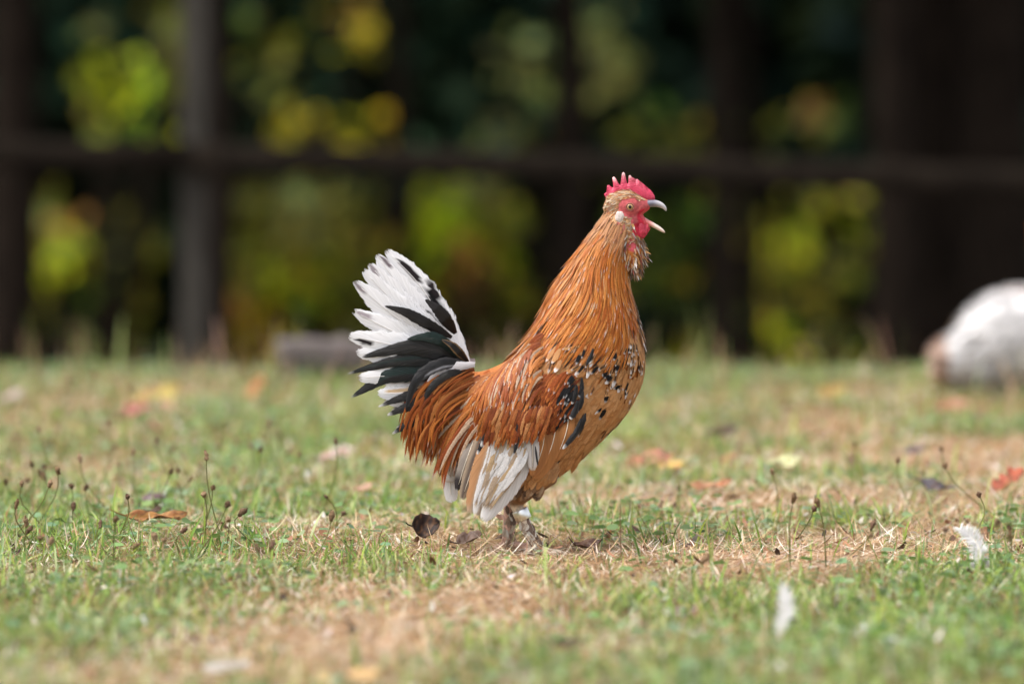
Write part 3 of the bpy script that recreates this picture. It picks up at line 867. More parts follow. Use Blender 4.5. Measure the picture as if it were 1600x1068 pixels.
# ---- feathers
def ribbon(mb, path, nrm, w, cfun, m=5, camber=0.22, prof=None, ragged=0.0, ntip=0):
    """one feather along path (n,3 drawing px); nrm (n,3) or (3,) outward; w full width px; cfun(v, u) -> rgb arrays"""
    P = np.asarray(path, float); n = len(P)
    T = np.gradient(P, axis=0); T /= np.linalg.norm(T, axis=1, keepdims=True) + 1e-9
    N = np.broadcast_to(np.asarray(nrm, float), (n, 3))
    S = np.cross(T, N); S /= np.linalg.norm(S, axis=1, keepdims=True) + 1e-9
    N2 = np.cross(S, T)
    v = np.linspace(0, 1, n)
    if prof is None:
        prof = np.interp(v, [0, .15, .5, .8, .93, 1], [.35, .75, 1, .85, .5, .06])
    if len(prof) != n: prof = np.interp(v, np.linspace(0, 1, len(prof)), prof)
    u = np.linspace(-1, 1, m)
    hw = (w * 0.5) * prof
    if ragged:
        rg = 1 + rng.uniform(-ragged, ragged * 0.4, (n, m))
    else:
        rg = np.ones((n, m))
    V = P[:, None, :] + (hw[:, None] * u[None, :] * rg)[..., None] * S[:, None, :] - (camber * hw[:, None] * (u ** 2)[None, :])[..., None] * N2[:, None, :]
    vv = np.repeat(v[:, None], m, 1); uu = np.repeat(u[None, :], n, 0)
    if ragged and ntip:
        sh = rng.uniform(-1, 0.3, m) * ragged * w * 0.5
        V[-1] += sh[:, None] * T[-1]
    C = cfun(vv.ravel(), uu.ravel())
    Q = [(i * m + j, i * m + j + 1, (i + 1) * m + j + 1, (i + 1) * m + j) for i in range(n - 1) for j in range(m - 1)]
    sc = np.linalg.norm(np.diff(P, axis=0), axis=1).sum() / max(w, 1)
    off = rng.uniform(0, 50)
    mb.add(R(V), Q, C=C, UV=np.stack([uu.ravel(), vv.ravel() * sc * 0.5 + off, vv.ravel()], 1))


def mirror(p):
    p = np.array(p, float); p[..., 1] *= -1; return p


def mixc(a, b, f):
    f = np.clip(f, 0, 1)[:, None]
    return a * (1 - f) + b * f


WHITE = lin(236, 233, 233, .90); CREAM = lin(222, 190, 150, .8); BLACK = lin(22, 20, 22); TEAL = lin(12, 36, 34)
HK = [lin(202, 122, 46), lin(190, 108, 38), lin(210, 136, 62), lin(178, 94, 32), lin(202, 126, 60)]
SD = [lin(172, 94, 36), lin(158, 80, 28), lin(186, 110, 48), lin(142, 68, 24), lin(192, 120, 60)]
BR = [lin(208, 154, 102), lin(202, 146, 94), lin(214, 162, 112), lin(196, 138, 86)]
WB = [lin(150, 78, 30), lin(136, 66, 24), lin(164, 92, 40), lin(124, 58, 22)]


def hackle_col(base, tipw, blk, pale=0.0):
    dk = base * np.array([0.40, 0.28, 0.22])
    def f(v, u):
        c = np.tile(base, (len(v), 1)) * (0.88 + 0.22 * v[:, None])
        c = mixc(c, dk, (np.abs(u) < 0.3) * (0.45 * blk + 0.1))
        if blk > 0.72: c = mixc(c, BLACK, ((v > .6) & (v < .92) & (u > -.5)) * 0.95)
        if pale: c = mixc(c, CREAM, np.full(len(v), pale))
        if tipw: c = mixc(c, WHITE, (v > .9) * 0.85)
        return c
    return f


class SurfFeathers:
    """feathers that follow the body from head to tail; collected, laid out together, then written to one mesh"""
    def __init__(self): self.r = []

    def add(self, t0, th0, L, w, cf, l0=1.0, l1=5.0, wob=0.0, camber=0.2, prof=None, ragged=0.0, m=3):
        self.r.append((t0, th0, L, w, cf, l0, l1, wob, camber, prof, ragged, m))

    def write(self, mb, n=6, tend=0.15):
        r = self.r
        t = np.array([q[0] for q in r]); th = np.array([q[1] for q in r]); L = np.array([q[2] for q in r])
        l0 = np.array([q[5] for q in r]); l1 = np.array([q[6] for q in r]); wob = np.array([q[7] for q in r])
        step = L / (n - 1); P = []; N = []
        for k in range(n):
            s_ = k / (n - 1)
            p = surf(t, th); nn = surf_n(t, th)
            P.append(p + nn * (l0 + l1 * s_)[:, None]); N.append(nn)
            sp = np.linalg.norm(surf(t + .05, th) - surf(t - .05, th), axis=1) / 0.1
            t = np.maximum(tend, t - step / np.maximum(sp, 8)); th = th + wob / n
        P = np.stack(P, 1); N = np.stack(N, 1)
        for i, q in enumerate(r):
            Pi = P[i]
            for k in range(1, n):
                if np.linalg.norm(Pi[k] - Pi[k - 1]) < step[i] * 0.5:
                    Pi[k] = Pi[k - 1] + (Pi[k - 1] - Pi[k - 2] if k > 1 else np.array([-1., 0, .4])) * 0.95
            pr = q[9] if q[9] is None or len(q[9]) == n else np.interp(np.linspace(0, 1, n), np.linspace(0, 1, len(q[9])), q[9])
            ribbon(mb, Pi, N[i], q[3], q[4], q[11], q[8], pr, q[10])


# neck hackle
mb = MB()
ROUNDP = np.array([.5, .9, 1, 1, .8, .25])
NARP = np.array([.4, .75, .95, 1, .92, .8, .55, .08])
SF = SurfFeathers()
items = []
for k in range(3900):
    th = random.uniform(-math.pi, math.pi)
    a = abs(th) / math.pi
    tl = np.interp(a, [0, .5, 1], [2.4, 5.4, 8.9])
    t0 = random.uniform(tl + 1.2, 12.2)
    if a > 0.8 and t0 > 10.0: continue
    if a > 0.60 and t0 > 10.9: continue
    items.append((t0, th, a, tl))
items.sort(key=lambda i: i[0])
for t0, th, a, tl in items:
    rel = (t0 - tl) / (12 - tl)
    L = np.interp(rel, [0, .3, .7, .9, 1], [52, 92, 84, 60, 30]) * random.uniform(.75, 1.12)
    if a > .7: L *= 0.58
    w = np.interp(rel, [0, .5, 1], [6.2, 5.4, 2.9]) * random.uniform(.65, 1.2)
    base = HK[random.randrange(5)] * random.uniform(.85, 1.1)
    if rel > .94: base = base * .6 + lin(214, 180, 146) * .4 * random.uniform(.7, 1.05)
    pale = 0.30 * random.random() if (a < .22 and random.random() < .5) else 0.0
    if random.random() < .05: pale = random.uniform(.2, .55)
    SF.add(t0, th, L, w, hackle_col(base, random.random() < np.interp(rel, [0, .25, .5, 1], [.55, .22, .16, .15]), random.random() * np.interp(rel, [0, .3, .6], [1.35, .95, .55]), pale),
           l0=1.2 + 2.4 * rel, l1=random.uniform(2.5, 4.6) + (4 if random.random() < .03 else 0), wob=random.gauss(0, .06), prof=NARP)
SF.write(mb, n=8)
mb.build('neck_hackle', M_HACKLE, ROO, kind='stuff')

# breast and belly
mb = MB()
SF = SurfFeathers()
items = []
for k in range(2400):
    th = math.pi + random.uniform(-1, 1) * math.pi * 0.70
    a = 1 - abs(th - math.pi) / math.pi          # 1 at the front line
    tl = np.interp(a, [0, .5, 1], [2.4, 5.4, 8.9])
    t0 = random.uniform(1.6, tl + 2.2)
    items.append((t0, th, a, tl))
items.sort(key=lambda i: i[0])
for t0, th, a, tl in items:
    up = t0 - (tl + 0.3)
    base = BR[random.randrange(4)] * random.uniform(.94, 1.05)
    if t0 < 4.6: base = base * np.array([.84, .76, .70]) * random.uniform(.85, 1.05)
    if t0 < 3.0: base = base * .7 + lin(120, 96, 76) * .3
    r = random.random()
    sp_ = np.interp(up, [-4.0, -1.6, -.7, -.1, .3, .5], [0.035, .13, .36, .75, .55, 0]) * np.interp(a, [0, .40, .6, 1], [0, .3, .9, 1])
    kind = 2 if r < sp_ * .72 else (1 if r < sp_ else 0)
    bl, bw = random.uniform(.22, .45), random.uniform(.6, 1.2)
    wv = random.uniform(.76, .92)
    def cf(v, u, base=base, kind=kind, bl=bl, bw=bw, wv=wv):
        c = np.tile(base, (len(v), 1)) * (0.93 + 0.10 * v[:, None]) * (1 - .07 * np.abs(u)[:, None])
        if kind == 2: c = mixc(c, BLACK, ((v > bl) & (v < .82) & (np.abs(u) < bw)) * 1.0)
        if kind: c = mixc(c, WHITE, (v > wv) * .9)
        return c
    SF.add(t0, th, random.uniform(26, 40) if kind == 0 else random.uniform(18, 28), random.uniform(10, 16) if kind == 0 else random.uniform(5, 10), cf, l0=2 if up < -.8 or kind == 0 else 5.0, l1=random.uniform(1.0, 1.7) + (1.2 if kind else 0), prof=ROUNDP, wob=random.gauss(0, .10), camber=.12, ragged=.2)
SF.write(mb)
mb.build('breast_plumage', M_BODYF, ROO, kind='stuff')


def depth_at(px, py, prev):
    o = R(np.array([px, -300.0, py]))
    hit = bvh.ray_cast(Vector(o), Vector((0, 1, 0)))
    if hit[0] is None: return prev, None
    return (hit[0].y - D0) / K, np.array([hit[1].x, hit[1].y, -hit[1].z])


def flow_path(x0, y0, d0, d1, L, n, lift0, lift1, bend=1.0):
    """a feather that starts along d0 and bends to d1 (drawing px), lying on the near side of the body"""
    a0 = math.atan2(d0[1], d0[0]); a1 = math.atan2(d1[1], d1[0])
    if a1 - a0 > math.pi: a1 -= 2 * math.pi
    if a0 - a1 > math.pi: a1 += 2 * math.pi
    x, y = x0, y0; prev = None; P = []; N = []
    dep, nn = depth_at(x, y, None)
    if dep is None: return None, None
    st = L / (n - 1); pdep = dep
    for k in range(n):
        s = k / (n - 1)
        dd, q = depth_at(x, y, None)
        if dd is None: dd = pdep + 2.0
        dd = min(max(dd, pdep - st * 0.8), pdep + st * 0.35)
        pdep = dd
        if q is not None: nn = q
        P.append((x, dd - (lift0 + (lift1 - lift0) * s), y)); N.append((nn[0] * .5, -1.0, nn[2] * .5))
        a = a0 + (a1 - a0) * s ** bend
        x += math.cos(a) * st; y += math.sin(a) * st
    return np.array(P), np.array(N)


def both(mb, path, nrm, w, cf, **kw):
    ribbon(mb, path, nrm, w, cf, **kw)
    pm, nm = mirror(path), mirror(np.broadcast_to(nrm, path.shape))
    ribbon(mb, pm, nm, w, cf, **kw)


# thigh and flank plumage
mb = MB()
its = sorted([(random.uniform(765, 912), random.uniform(655, 764)) for _ in range(620)], key=lambda q: -q[1])
for x, y in its:
    if y > 1095 - 0.42 * x + 0 * y and x > 850: continue
    b = (BR[random.randrange(4)] if y < 745 else [lin(176, 140, 108), lin(150, 116, 88), lin(190, 164, 138), lin(122, 96, 78)][random.randrange(4)]) * random.uniform(.75, 1.05)
    dark = y > 745 and random.random() < .3
    def cf(v, u, b=b, dark=dark):
        c = np.tile(b, (len(v), 1))
        if dark: c = mixc(c, lin(70, 56, 50), (v > .7) * .8)
        return c
    P, N = flow_path(x, y, (-.5, .85), (-.35, .95), random.uniform(20, 32) if y < 735 else random.uniform(14, 22), 6, 2, 5)
    if P is None: continue
    both(mb, P, N, random.uniform(6, 12), cf, m=3, camber=.12, prof=ROUNDP, ragged=.25)
mb.build('thigh_plumage', M_BODYF, ROO, kind='stuff')

# shaggy shank feathers down to the toes
mb = MB()
for hock, foot, d in LEGS:
    for k in range(60 if d < 0 else 26):
        s = random.uniform(.42, 1.0) if d < 0 else random.random(); x = hock[0] + (foot[0] - hock[0]) * s + random.uniform(-6, 7); y = hock[1] - 10 + (foot[1] - hock[1]) * s
        b = [lin(214, 196, 174), lin(180, 154, 132), lin(230, 220, 206), lin(136, 114, 100)][random.randrange(4)] * random.uniform(.75, 1)
        sx = random.choice((-1, 1)) if random.random() < .3 else -1
        P = np.array([(x, d * .9 + sx * 6, y), (x + random.uniform(-3, 5), d * .9 + sx * 10, y + 8), (x + random.uniform(-6, 12), d * .9 + sx * 13, y + random.uniform(14, 22))])
        ribbon(mb, catmull(P, 6), (0, sx, 0), random.uniform(4, 8), lambda v, u, b=b: np.tile(b, (len(v), 1)), m=3, prof=ROUNDP, ragged=.3)
mb.build('shank_plumage', M_BODYF, ROO, kind='stuff')

# wing bow
mb = MB()
its = sorted([(random.uniform(742, 908), random.uniform(575, 690)) for _ in range(760)], key=lambda q: -q[1])
for x, y in its:
    if y > 600 + (908 - x) * .75 + 30 and x > 860: continue
    if y > 668 and x < 775: continue
    if y > 655 and 800 < x < 850 and random.random() < .5: continue
    b = WB[random.randrange(4)] * random.uniform(.85, 1.2)
    if y < 610: b = b * 1.2
    wt = random.random() < .12
    bar = x > 889 and random.random() < .55
    def cf(v, u, b=b, wt=wt, bar=bar):
        c = np.tile(b, (len(v), 1)) * (.85 + .3 * v[:, None])
        if bar: c = mixc(c, BLACK, (v > .3) * 1.0); c = mixc(c, WHITE, (v > .82) * (.8 if wt or random.random() < .5 else 0))
        elif wt: c = mixc(c, WHITE, (v > .85) * .85)
        return c
    P, N = flow_path(x, y, (-.75, .6), (-.35, .95), random.uniform(24, 42), 6, 5, 10)
    if P is None: continue
    both(mb, P, N, random.uniform(5, 9), cf, m=3, camber=.25, prof=NARP, ragged=.1)
mb.build('wing_bow', M_HACKLE, ROO, kind='stuff')


# ---- single feathers: wing
def single(name, pts, w, cf, d=0.0, nrm=(0, -1, 0), mat=None, n=16, m=7, prof=None, camber=.18, ragged=0.06, parent=None, twin=True, dprof=None, shaft=None, shrink=1.0):
    P2 = catmull(np.array([(p[0], 0, p[1]) for p in pts], float), n)
    P2[:, 1] = d if dprof is None else np.interp(np.linspace(0, 1, n), np.linspace(0, 1, len(dprof)), dprof)
    v = np.linspace(0, 1, n)
    if prof is None: pr = np.interp(v, [0, .12, .4, .8, .93, 1], [.25, .55, .95, 1, .8, .3])
    else: pr = np.interp(v, np.linspace(0, 1, len(prof)), prof)
    for s in ((1, -1) if twin else (1,)):
        q = P2.copy(); q[:, 1] *= s
        if s < 0: q = q[:1] + (q - q[:1]) * shrink
        f = MB(); ribbon(f, q, np.array(nrm, float) * np.array([1, s, 1]), w, cf, m=m, prof=pr, camber=camber, ragged=ragged, ntip=1)
        o = f.build(name, mat or M_QUILL, parent or ROO)
        if shaft is not None:
            g_ = MB(); q2 = q[: int(n * .92)].copy(); q2[:, 1] -= s * 0.8
            V, Q, T = tube(R(q2), np.linspace(1.1, .35, len(q2)) * K, 5); g_.add(V, Q, T, C=shaft)
            h = g_.build('shaft', M_HORN, None, origin=(0, 0, 0)); h.parent = o
            me = h.data
            me.transform(Matrix.Translation(-Vector(ROO.location)))


def plain(c, tip=None, tipv=.85, base=None, basev=.2, edge=None):
    def f(v, u):
        r = np.tile(c, (len(v), 1))
        if base is not None: r = mixc(r, base, (basev - v) * 6 + .5)
        if edge is not None: r = mixc(r, edge, (np.abs(u) > .6) * .8)
        if tip is not None: r = mixc(r, tip, (v - tipv) * 12 + .2 * np.sin(u * 9))
        return r
    return f


BUFF = lin(188, 128, 78); GREYB = lin(186, 164, 142)
# folded flight feathers, inner ones first (they lie under the next)
def streaky(c, c2, lo=-1.0, hi=-.3, tip=None, base=None):
    """a vane that is c with its lower web c2"""
    def f(v, u):
        r = np.tile(c, (len(v), 1))
        r = mixc(r, c2, ((u > lo) & (u < hi)) * .85)
        if base is not None: r = mixc(r, base, (.42 - v) * 4)
        if tip is not None: r = mixc(r, tip, (v - .86) * 9)
        return r
    return f


wing = [([(752, 655), (730, 712), (714, 762)], 22, plain(lin(150, 140, 132), lin(60, 54, 54), .7), -62),
        ([(712, 668), (702, 722), (706, 784)], 24, plain(WHITE * .92), -28),
        ([(716, 660), (706, 710), (702, 752)], 24, plain(WHITE * .95, GREYB, .9), -34),
        ([(768, 648), (744, 710), (722, 776)], 26, streaky(GREYB * .7, lin(96, 84, 78), -.6, .3), -68),
        ([(780, 645), (759, 712), (734, 798)], 36, streaky(lin(188, 140, 100), GREYB, -.2, 1, GREYB), -73),
        ([(792, 648), (774, 712), (743, 800)], 34, streaky(WHITE * .86, GREYB * .85, .3, 1.1, None, BUFF), -78),
        ([(836, 655), (806, 728), (754, 808)], 44, streaky(WHITE, WHITE * .86, .45, 1.1), -83),
        ([(800, 650), (780, 705), (752, 775)], 34, streaky(WHITE, WHITE * .88, .4, 1.1), -86),
        ([(872, 632), (862, 690), (836, 744)], 32, streaky(BUFF * .92, BUFF * .7, .3, 1), -84),
        ([(852, 640), (848, 690), (832, 738)], 32, streaky(BUFF, lin(150, 100, 62), .3, 1), -87),
        ([(828, 645), (832, 690), (832, 730)], 22, streaky(lin(214, 208, 206), lin(120, 110, 108), -.2, .25, GREYB), -91),
        ([(890, 625), (884, 670), (866, 716)], 24, plain(BUFF * .85), -82),
        ]
for pts, w, cf, d in wing:
    if d < -60: d -= 6
    single('wing_feather', pts, w, cf, d, prof=[.3, .62, .92, 1, .98, .9, .68, .22] if d < -60 else None, shaft=lin(226, 214, 196), dprof=(d + 14, d + 2, d + 6) if d < -60 else None)
# soft webs lying over the quills
mb = MB()
for k in range(340):
    a_ = random.random() * .8
    x0, y0 = 772 + 62 * a_ + random.uniform(-4, 4), 664 + 20 * a_ + random.uniform(-4, 30)
    xe, ye = 738 + 26 * a_ + random.uniform(-6, 8), np.interp(a_, [0, 1], [796, 800])
    f_ = random.uniform(.3, .92)
    x1, y1 = x0 + (xe - x0) * f_, y0 + (ye - y0) * f_
    d_ = -94 - random.uniform(0, 5) + 8 * f_
    P = catmull([(x0, d_, y0), (x0 * .5 + x1 * .5 + 4, d_ - 2, y0 * .5 + y1 * .5), (x1, d_ + 1, y1)], 7)
    c = [WHITE, WHITE * .93, WHITE * .97, CREAM * .9, GREYB, WHITE * .85][random.randrange(6)]
    both(mb, P, np.array([0, -1, 0.]), random.uniform(5, 11), plain(c), m=3, camber=.1, prof=np.array([.4, .8, 1, 1, .9, .6, .1]), ragged=.25)
mb.build('wing_web', M_BODYF, ROO, kind='stuff')
mb = MB()
for k in range(150):
    x0 = random.uniform(766, 862); y0 = np.interp(x0, [766, 810, 862], [636, 642, 634]) + random.uniform(-10, 14)
    L = random.uniform(24, 48); d_ = -101 - random.uniform(0, 4)
    P = catmull([(x0, d_ + 6, y0), (x0 - L * .2, d_, y0 + L * .5), (x0 - L * .34 + random.gauss(0, 2), d_ + 1, y0 + L)], 7)
    c = (WB + [BUFF, lin(176, 104, 52)])[random.randrange(6)] * random.uniform(.9, 1.2)
    both(mb, P, np.array([0, -1, 0.]), random.uniform(4, 8), hackle_col(c, random.random() < .2, random.random() * .4), m=3, camber=.15, prof=NARP, ragged=.15)
mb.build('wing_covert_fringe', M_HACKLE, ROO, kind='stuff')
# black bar feathers along the front of the wing
BARS = [([(908, 585), (908, 602), (904, 616)], 8, -84), ([(900, 596), (898, 612), (892, 626)], 9, -88), ([(910, 606), (907, 624), (900, 640)], 9, -86), ([(902, 620), (898, 636), (890, 650)], 11, -91),
        ([(914, 640), (907, 662), (884, 690)], 9, -88), ([(908, 648), (899, 670), (878, 696)], 10, -90), ([(768, 636), (764, 660), (752, 692)], 11, -96), ([(760, 660), (756, 680), (746, 704)], 9, -95),
        ([(808, 656), (808, 682), (803, 702)], 7, -104), ([(836, 690), (838, 705), (840, 720)], 4, -104), ([(926, 540), (922, 553), (915, 566)], 7, -84)]
for pts, w, d in BARS:
    single('wing_covert', pts, w, plain(lin(18, 19, 25), WHITE if w > 7 else None, .84, edge=lin(70, 62, 60)), d, mat=M_BLACKF, n=12, m=5, ragged=.2, prof=[.3, .8, 1, .9, .3])

# ---- tail
def pat(base, patches=(), tipc=None, tipv=.93, edge=None, ebase=None):
    """patches: (v centre, v half length, u lo, u hi, colour)"""
    def f(v, u):
        r = np.tile(base, (len(v), 1))
        if ebase is not None: r = mixc(r, ebase, (.3 - v) * 5)
        for vc, vh, ul, uh, c in patches:
            um, ur = (ul + uh) / 2, (uh - ul) / 2
            e = ((v - vc) / vh) ** 2 + ((u - um) / ur) ** 2
            r = mixc(r, c, (1.15 - e) * 4)
        if edge is not None: r = mixc(r, edge, (np.abs(u) > .72) * .9)
        if tipc is not None: r = mixc(r, tipc, (v - tipv) * 16 + .25 * np.sin(u * 11 + 2))
        return r
    return f


B0 = (732, 574)
TW = lin(238, 237, 240, .90)
DK = lin(40, 34, 36)
TP = [.22, .5, .8, 1, 1, 1, .86, .6, .18]
tail = [
    # white fan, top first
    ([(731, 568), (697, 508), (652, 440), (603, 390)], 42, pat(TW, [(.76, .11, -.5, .1, DK), (.44, .16, -.6, .1, BLACK), (.56, .08, -.9, -.5, DK)], lin(150, 140, 144), .96), -5),
    ([(729, 570), (686, 518), (634, 458), (588, 396)], 42, pat(TW, [(.40, .15, -.5, .4, BLACK), (.9, .06, -.8, -.2, lin(120, 110, 115)), (.72, .12, .5, .8, lin(130, 120, 122))], lin(180, 172, 176), .99), -9),
    ([(728, 572), (680, 526), (626, 470), (577, 410)], 42, pat(TW, [(.62, .14, -.2, .3, BLACK), (.93, .05, -.4, .5, lin(160, 150, 155))], lin(170, 160, 165), .99), -12),
    ([(729, 573), (686, 528), (626, 480), (568, 420)], 42, pat(TW, [(.55, .1, .3, .6, lin(140, 130, 134))], lin(190, 180, 184), .99), -14),
    ([(728, 574), (680, 536), (616, 492), (554, 438)], 44, pat(TW, [(.93, .05, -.2, .6, lin(150, 140, 145))], lin(160, 150, 155), .99), -16),
    ([(727, 575), (676, 545), (615, 516), (553, 484)], 42, pat(TW, [(.9, .07, -.5, .2, lin(170, 160, 165))], lin(140, 132, 136), .99), -18),
    ([(727, 576), (672, 552), (610, 536), (545, 522)], 46, pat(TW, [(.85, .07, .1, .6, DK)], lin(200, 192, 196), .99), -20),
    ([(726, 578), (675, 566), (620, 556), (556, 548)], 40, pat(TW, [], lin(150, 142, 146), .95), -19),
    ([(726, 580), (680, 580), (625, 584), (560, 588)], 42, pat(TW, [(.5, .3, .3, .7, lin(170, 160, 160))], lin(150, 142, 146), .95), -20),
    ([(724, 584), (690, 600), (640, 612), (590, 612)], 38, pat(TW, [(.6, .3, -.6, 0, CREAM)], None), -18),
    ([(722, 588), (695, 610), (655, 622), (605, 628)], 30, pat(TW * .9, []), -16),
]
for k, (pts, w, cf, d) in enumerate(tail):
    single('tail_feather', pts, w, cf, d, prof=TP, n=36, m=11, ragged=.17, shrink=.93, dprof=(d, d * 1.25, d * 1.6 - 2, d * 1.9 - 3), shaft=lin(226, 222, 220), camber=.1)
black = [
    ([(706, 526), (668, 504), (634, 486), (601, 476)], 19, pat(lin(20, 16, 16), []), -36, .3),
    ([(712, 520), (697, 498), (682, 480), (664, 466)], 22, pat(lin(22, 17, 17), []), -32, .3),
    ([(724, 560), (690, 530), (665, 524), (636, 528)], 20, pat(TEAL, [], BLACK, .9), -44, 0),
    ([(722, 568), (690, 548), (640, 540), (566, 556)], 34, pat(lin(18, 17, 18), [(.5, .35, -.1, .1, lin(36, 33, 33))]), -40, 0),
    ([(720, 572), (676, 560), (620, 562), (543, 582)], 25, pat(lin(15, 16, 17), [(.6, .3, -.4, 0, TEAL)], WHITE, .94), -38, 0),
    ([(716, 582), (664, 580), (608, 586), (549, 619)], 31, pat(TEAL, [(.5, .4, .2, .8, BLACK), (.85, .1, -1, 1, BLACK)], WHITE, .96), -36, 0),
    ([(706, 600), (668, 610), (630, 618), (591, 633)], 19, pat(BLACK, [], WHITE, .88), -48, 0),
    ([(704, 612), (672, 623), (640, 632), (605, 646)], 24, pat(BLACK, [], WHITE, .9), -50, 0),
    ([(704, 622), (676, 640), (648, 654), (613, 675)], 25, pat(lin(16, 17, 18), [], WHITE, .91), -50, 0),
    ([(730, 566), (690, 566), (652, 590), (634, 640)], 22, pat(lin(22, 23, 28), [(.3, .3, .3, 1.2, lin(150, 150, 158))], None, edge=lin(48, 46, 48)), -56, 0),
    ([(732, 564), (718, 548), (706, 536), (690, 528)], 15, pat(BLACK, [], None, edge=lin(120, 92, 60)), -48, 0),
    ([(728, 578), (700, 582), (672, 606), (655, 650)], 14, pat(lin(22, 20, 20), [], lin(120, 80, 50), .8), -58, 0),
]
for pts, w, cf, d, _ in black:
    single('tail_covert', pts, w, cf, d, mat=M_BLACKF, prof=[.3, .6, .92, 1, .98, .86, .62, .36, .06], n=28, m=9, camber=.1, ragged=.12, shrink=.95, dprof=(d + 14, d, d - 2, d + 2))
single('tail_covert', [(742, 566), (716, 570), (690, 578), (668, 596)], 18, plain(lin(200, 196, 200)), -50, prof=[.5, 1, .9, .4], ragged=.3, n=12)

# ---- saddle hackle: long single feathers hanging over the flank
def saddle_feather(x, y, L, w, base, wt, dk, lift, d1):
    cf0 = hackle_col(base, wt, dk)
    return flow_path(x, y, (-.86, .35 + .2 * random.random()), d1, L, 10, lift, lift + 9, 0.75), cf0


mb = MB()
its = sorted([(random.uniform(728, 850), random.uniform(0, 1)) for _ in range(820)], key=lambda q: q[0])
NAR10 = np.interp(np.linspace(0, 1, 10), [0, .15, .5, .8, 1], [.5, .9, 1, .75, .08])
big = 0
for x, s in its:
    top = np.interp(x, [728, 752, 790, 822, 850], [582, 584, 568, 540, 505]) + 3
    y = top + s ** 1.2 * np.interp(x, [728, 790, 850], [42, 70, 95])
    L = np.interp(x, [728, 770, 800, 850], [122, 140, 112, 60]) * random.uniform(.6, 1.12)
    base = SD[random.randrange(5)] * random.uniform(.85, 1.15)
    if random.random() < .10: base = lin(196, 166, 140) * random.uniform(.8, 1.05)
    wt = random.random() < .4
    w = random.uniform(4.2, 7.2)
    (P, N), cf = saddle_feather(x, y, L, w, base, wt, random.random() * .55, 6 + random.uniform(0, 7), (-.12 + random.gauss(0, .10), 1))
    if P is None: continue
    if L > 96 and big < 120 and random.random() < .55:
        for sgn in (1, -1):
            q, nn = (P, N) if sgn == 1 else (mirror(P), mirror(N))
            f = MB(); ribbon(f, q, nn, w * 1.1, cf, m=5, prof=NAR10); f.build('saddle_feather', M_HACKLE, ROO)
        big += 1
    else:
        both(mb, P, N, w, cf, m=3, prof=NAR10)
mb.build('saddle_hackle', M_HACKLE, ROO, kind='stuff')
# fringe that hides the stump of the tail
mb = MB()
for k in range(420):
    a = random.uniform(0, 1)
    x = random.uniform(700, 742); y = random.uniform(575, 640)
    L = random.uniform(60, 110)
    base = SD[random.randrange(5)] * random.uniform(.8, 1.15)
    d = -random.uniform(20, 58)
    P = catmull([(x, d + 10, y - 6), (x - L * .36, d, y + L * .12), (x - L * .62, d - 2, y + L * .42), (x - L * .70 + random.uniform(-4, 8), d, y + L * .82)], 10)
    both(mb, P, np.array([0, -1, 0.]), random.uniform(3, 6), hackle_col(base * random.uniform(.75, 1.15), random.random() < .15, random.random() * .6), m=3, prof=NAR10)
for k in range(46):   # rump down under the saddle
    x = random.uniform(690, 745); y = random.uniform(640, 700); d = -random.uniform(5, 40)
    P = catmull([(x + 12, d + 8, y - 14), (x, d, y + 10), (x - 4 + random.uniform(-6, 6), d - 2, y + 46)], 8)
    both(mb, P, np.array([0, -1, 0.]), random.uniform(12, 20), plain([lin(150, 84, 44), lin(196, 140, 92), lin(128, 74, 42), lin(214, 196, 178)][k % 4] * .8), m=3, prof=np.interp(np.linspace(0, 1, 8), [0, .5, .9, 1], [.6, 1, .8, .3]), ragged=.2)
mb.build('tail_fringe', M_HACKLE, ROO, kind='stuff')

# ---- head: small cream feathers on crown and cheeks, ragged beard
mb = MB()
bn = np.zeros(nv * 3, np.float32); body_me.vertices.foreach_get('normal', bn); bn = bn.reshape(-1, 3)
sel = np.where((bx > 936) & (bx < 1012) & (bz > 290) & (bz < 378))[0]
for i in rng.choice(sel, 2600):
    px, py = bx[i], bz[i]
    e_face = min(((px - 985) / 18) ** 2 + ((py - 323) / 15) ** 2, ((px - 1004) / 19) ** 2 + ((py - 324) / 12) ** 2, ((px - 1003) / 17) ** 2 + ((py - 350) / 20) ** 2, ((px - 968) / 8) ** 2 + ((py - 339) / 9) ** 2)
    if e_face < 1.0: continue
    nn = np.array([bn[i][0], bn[i][1], -bn[i][2]])
    dr_ = np.array([-.9, 0, .1 + .9 * np.clip((py - 300) / 45, 0, 1)]) + rng.normal(0, .22, 3)
    if px > 975 and py > 332: dr_ = np.array([-.8, 0, .35]) + rng.normal(0, .3, 3)
    dr_ = dr_ - nn * (dr_ @ nn); dr_ /= np.linalg.norm(dr_) + 1e-9
    L = random.uniform(5, 10)
    P = np.stack([np.array([px, bd[i], py]) + nn * (.2 + 1.6 * q) + dr_ * L * q for q in np.linspace(0, 1, 4)])
    c = [CREAM, lin(206, 156, 108), lin(226, 204, 178), lin(192, 128, 76), lin(184, 152, 130), lin(190, 124, 96)][random.randrange(6)] * random.uniform(.7, 1.0)
    ribbon(mb, P, nn, random.uniform(1.3, 2.6), plain(c), m=3, prof=np.array([.6, 1, .8, .1]))
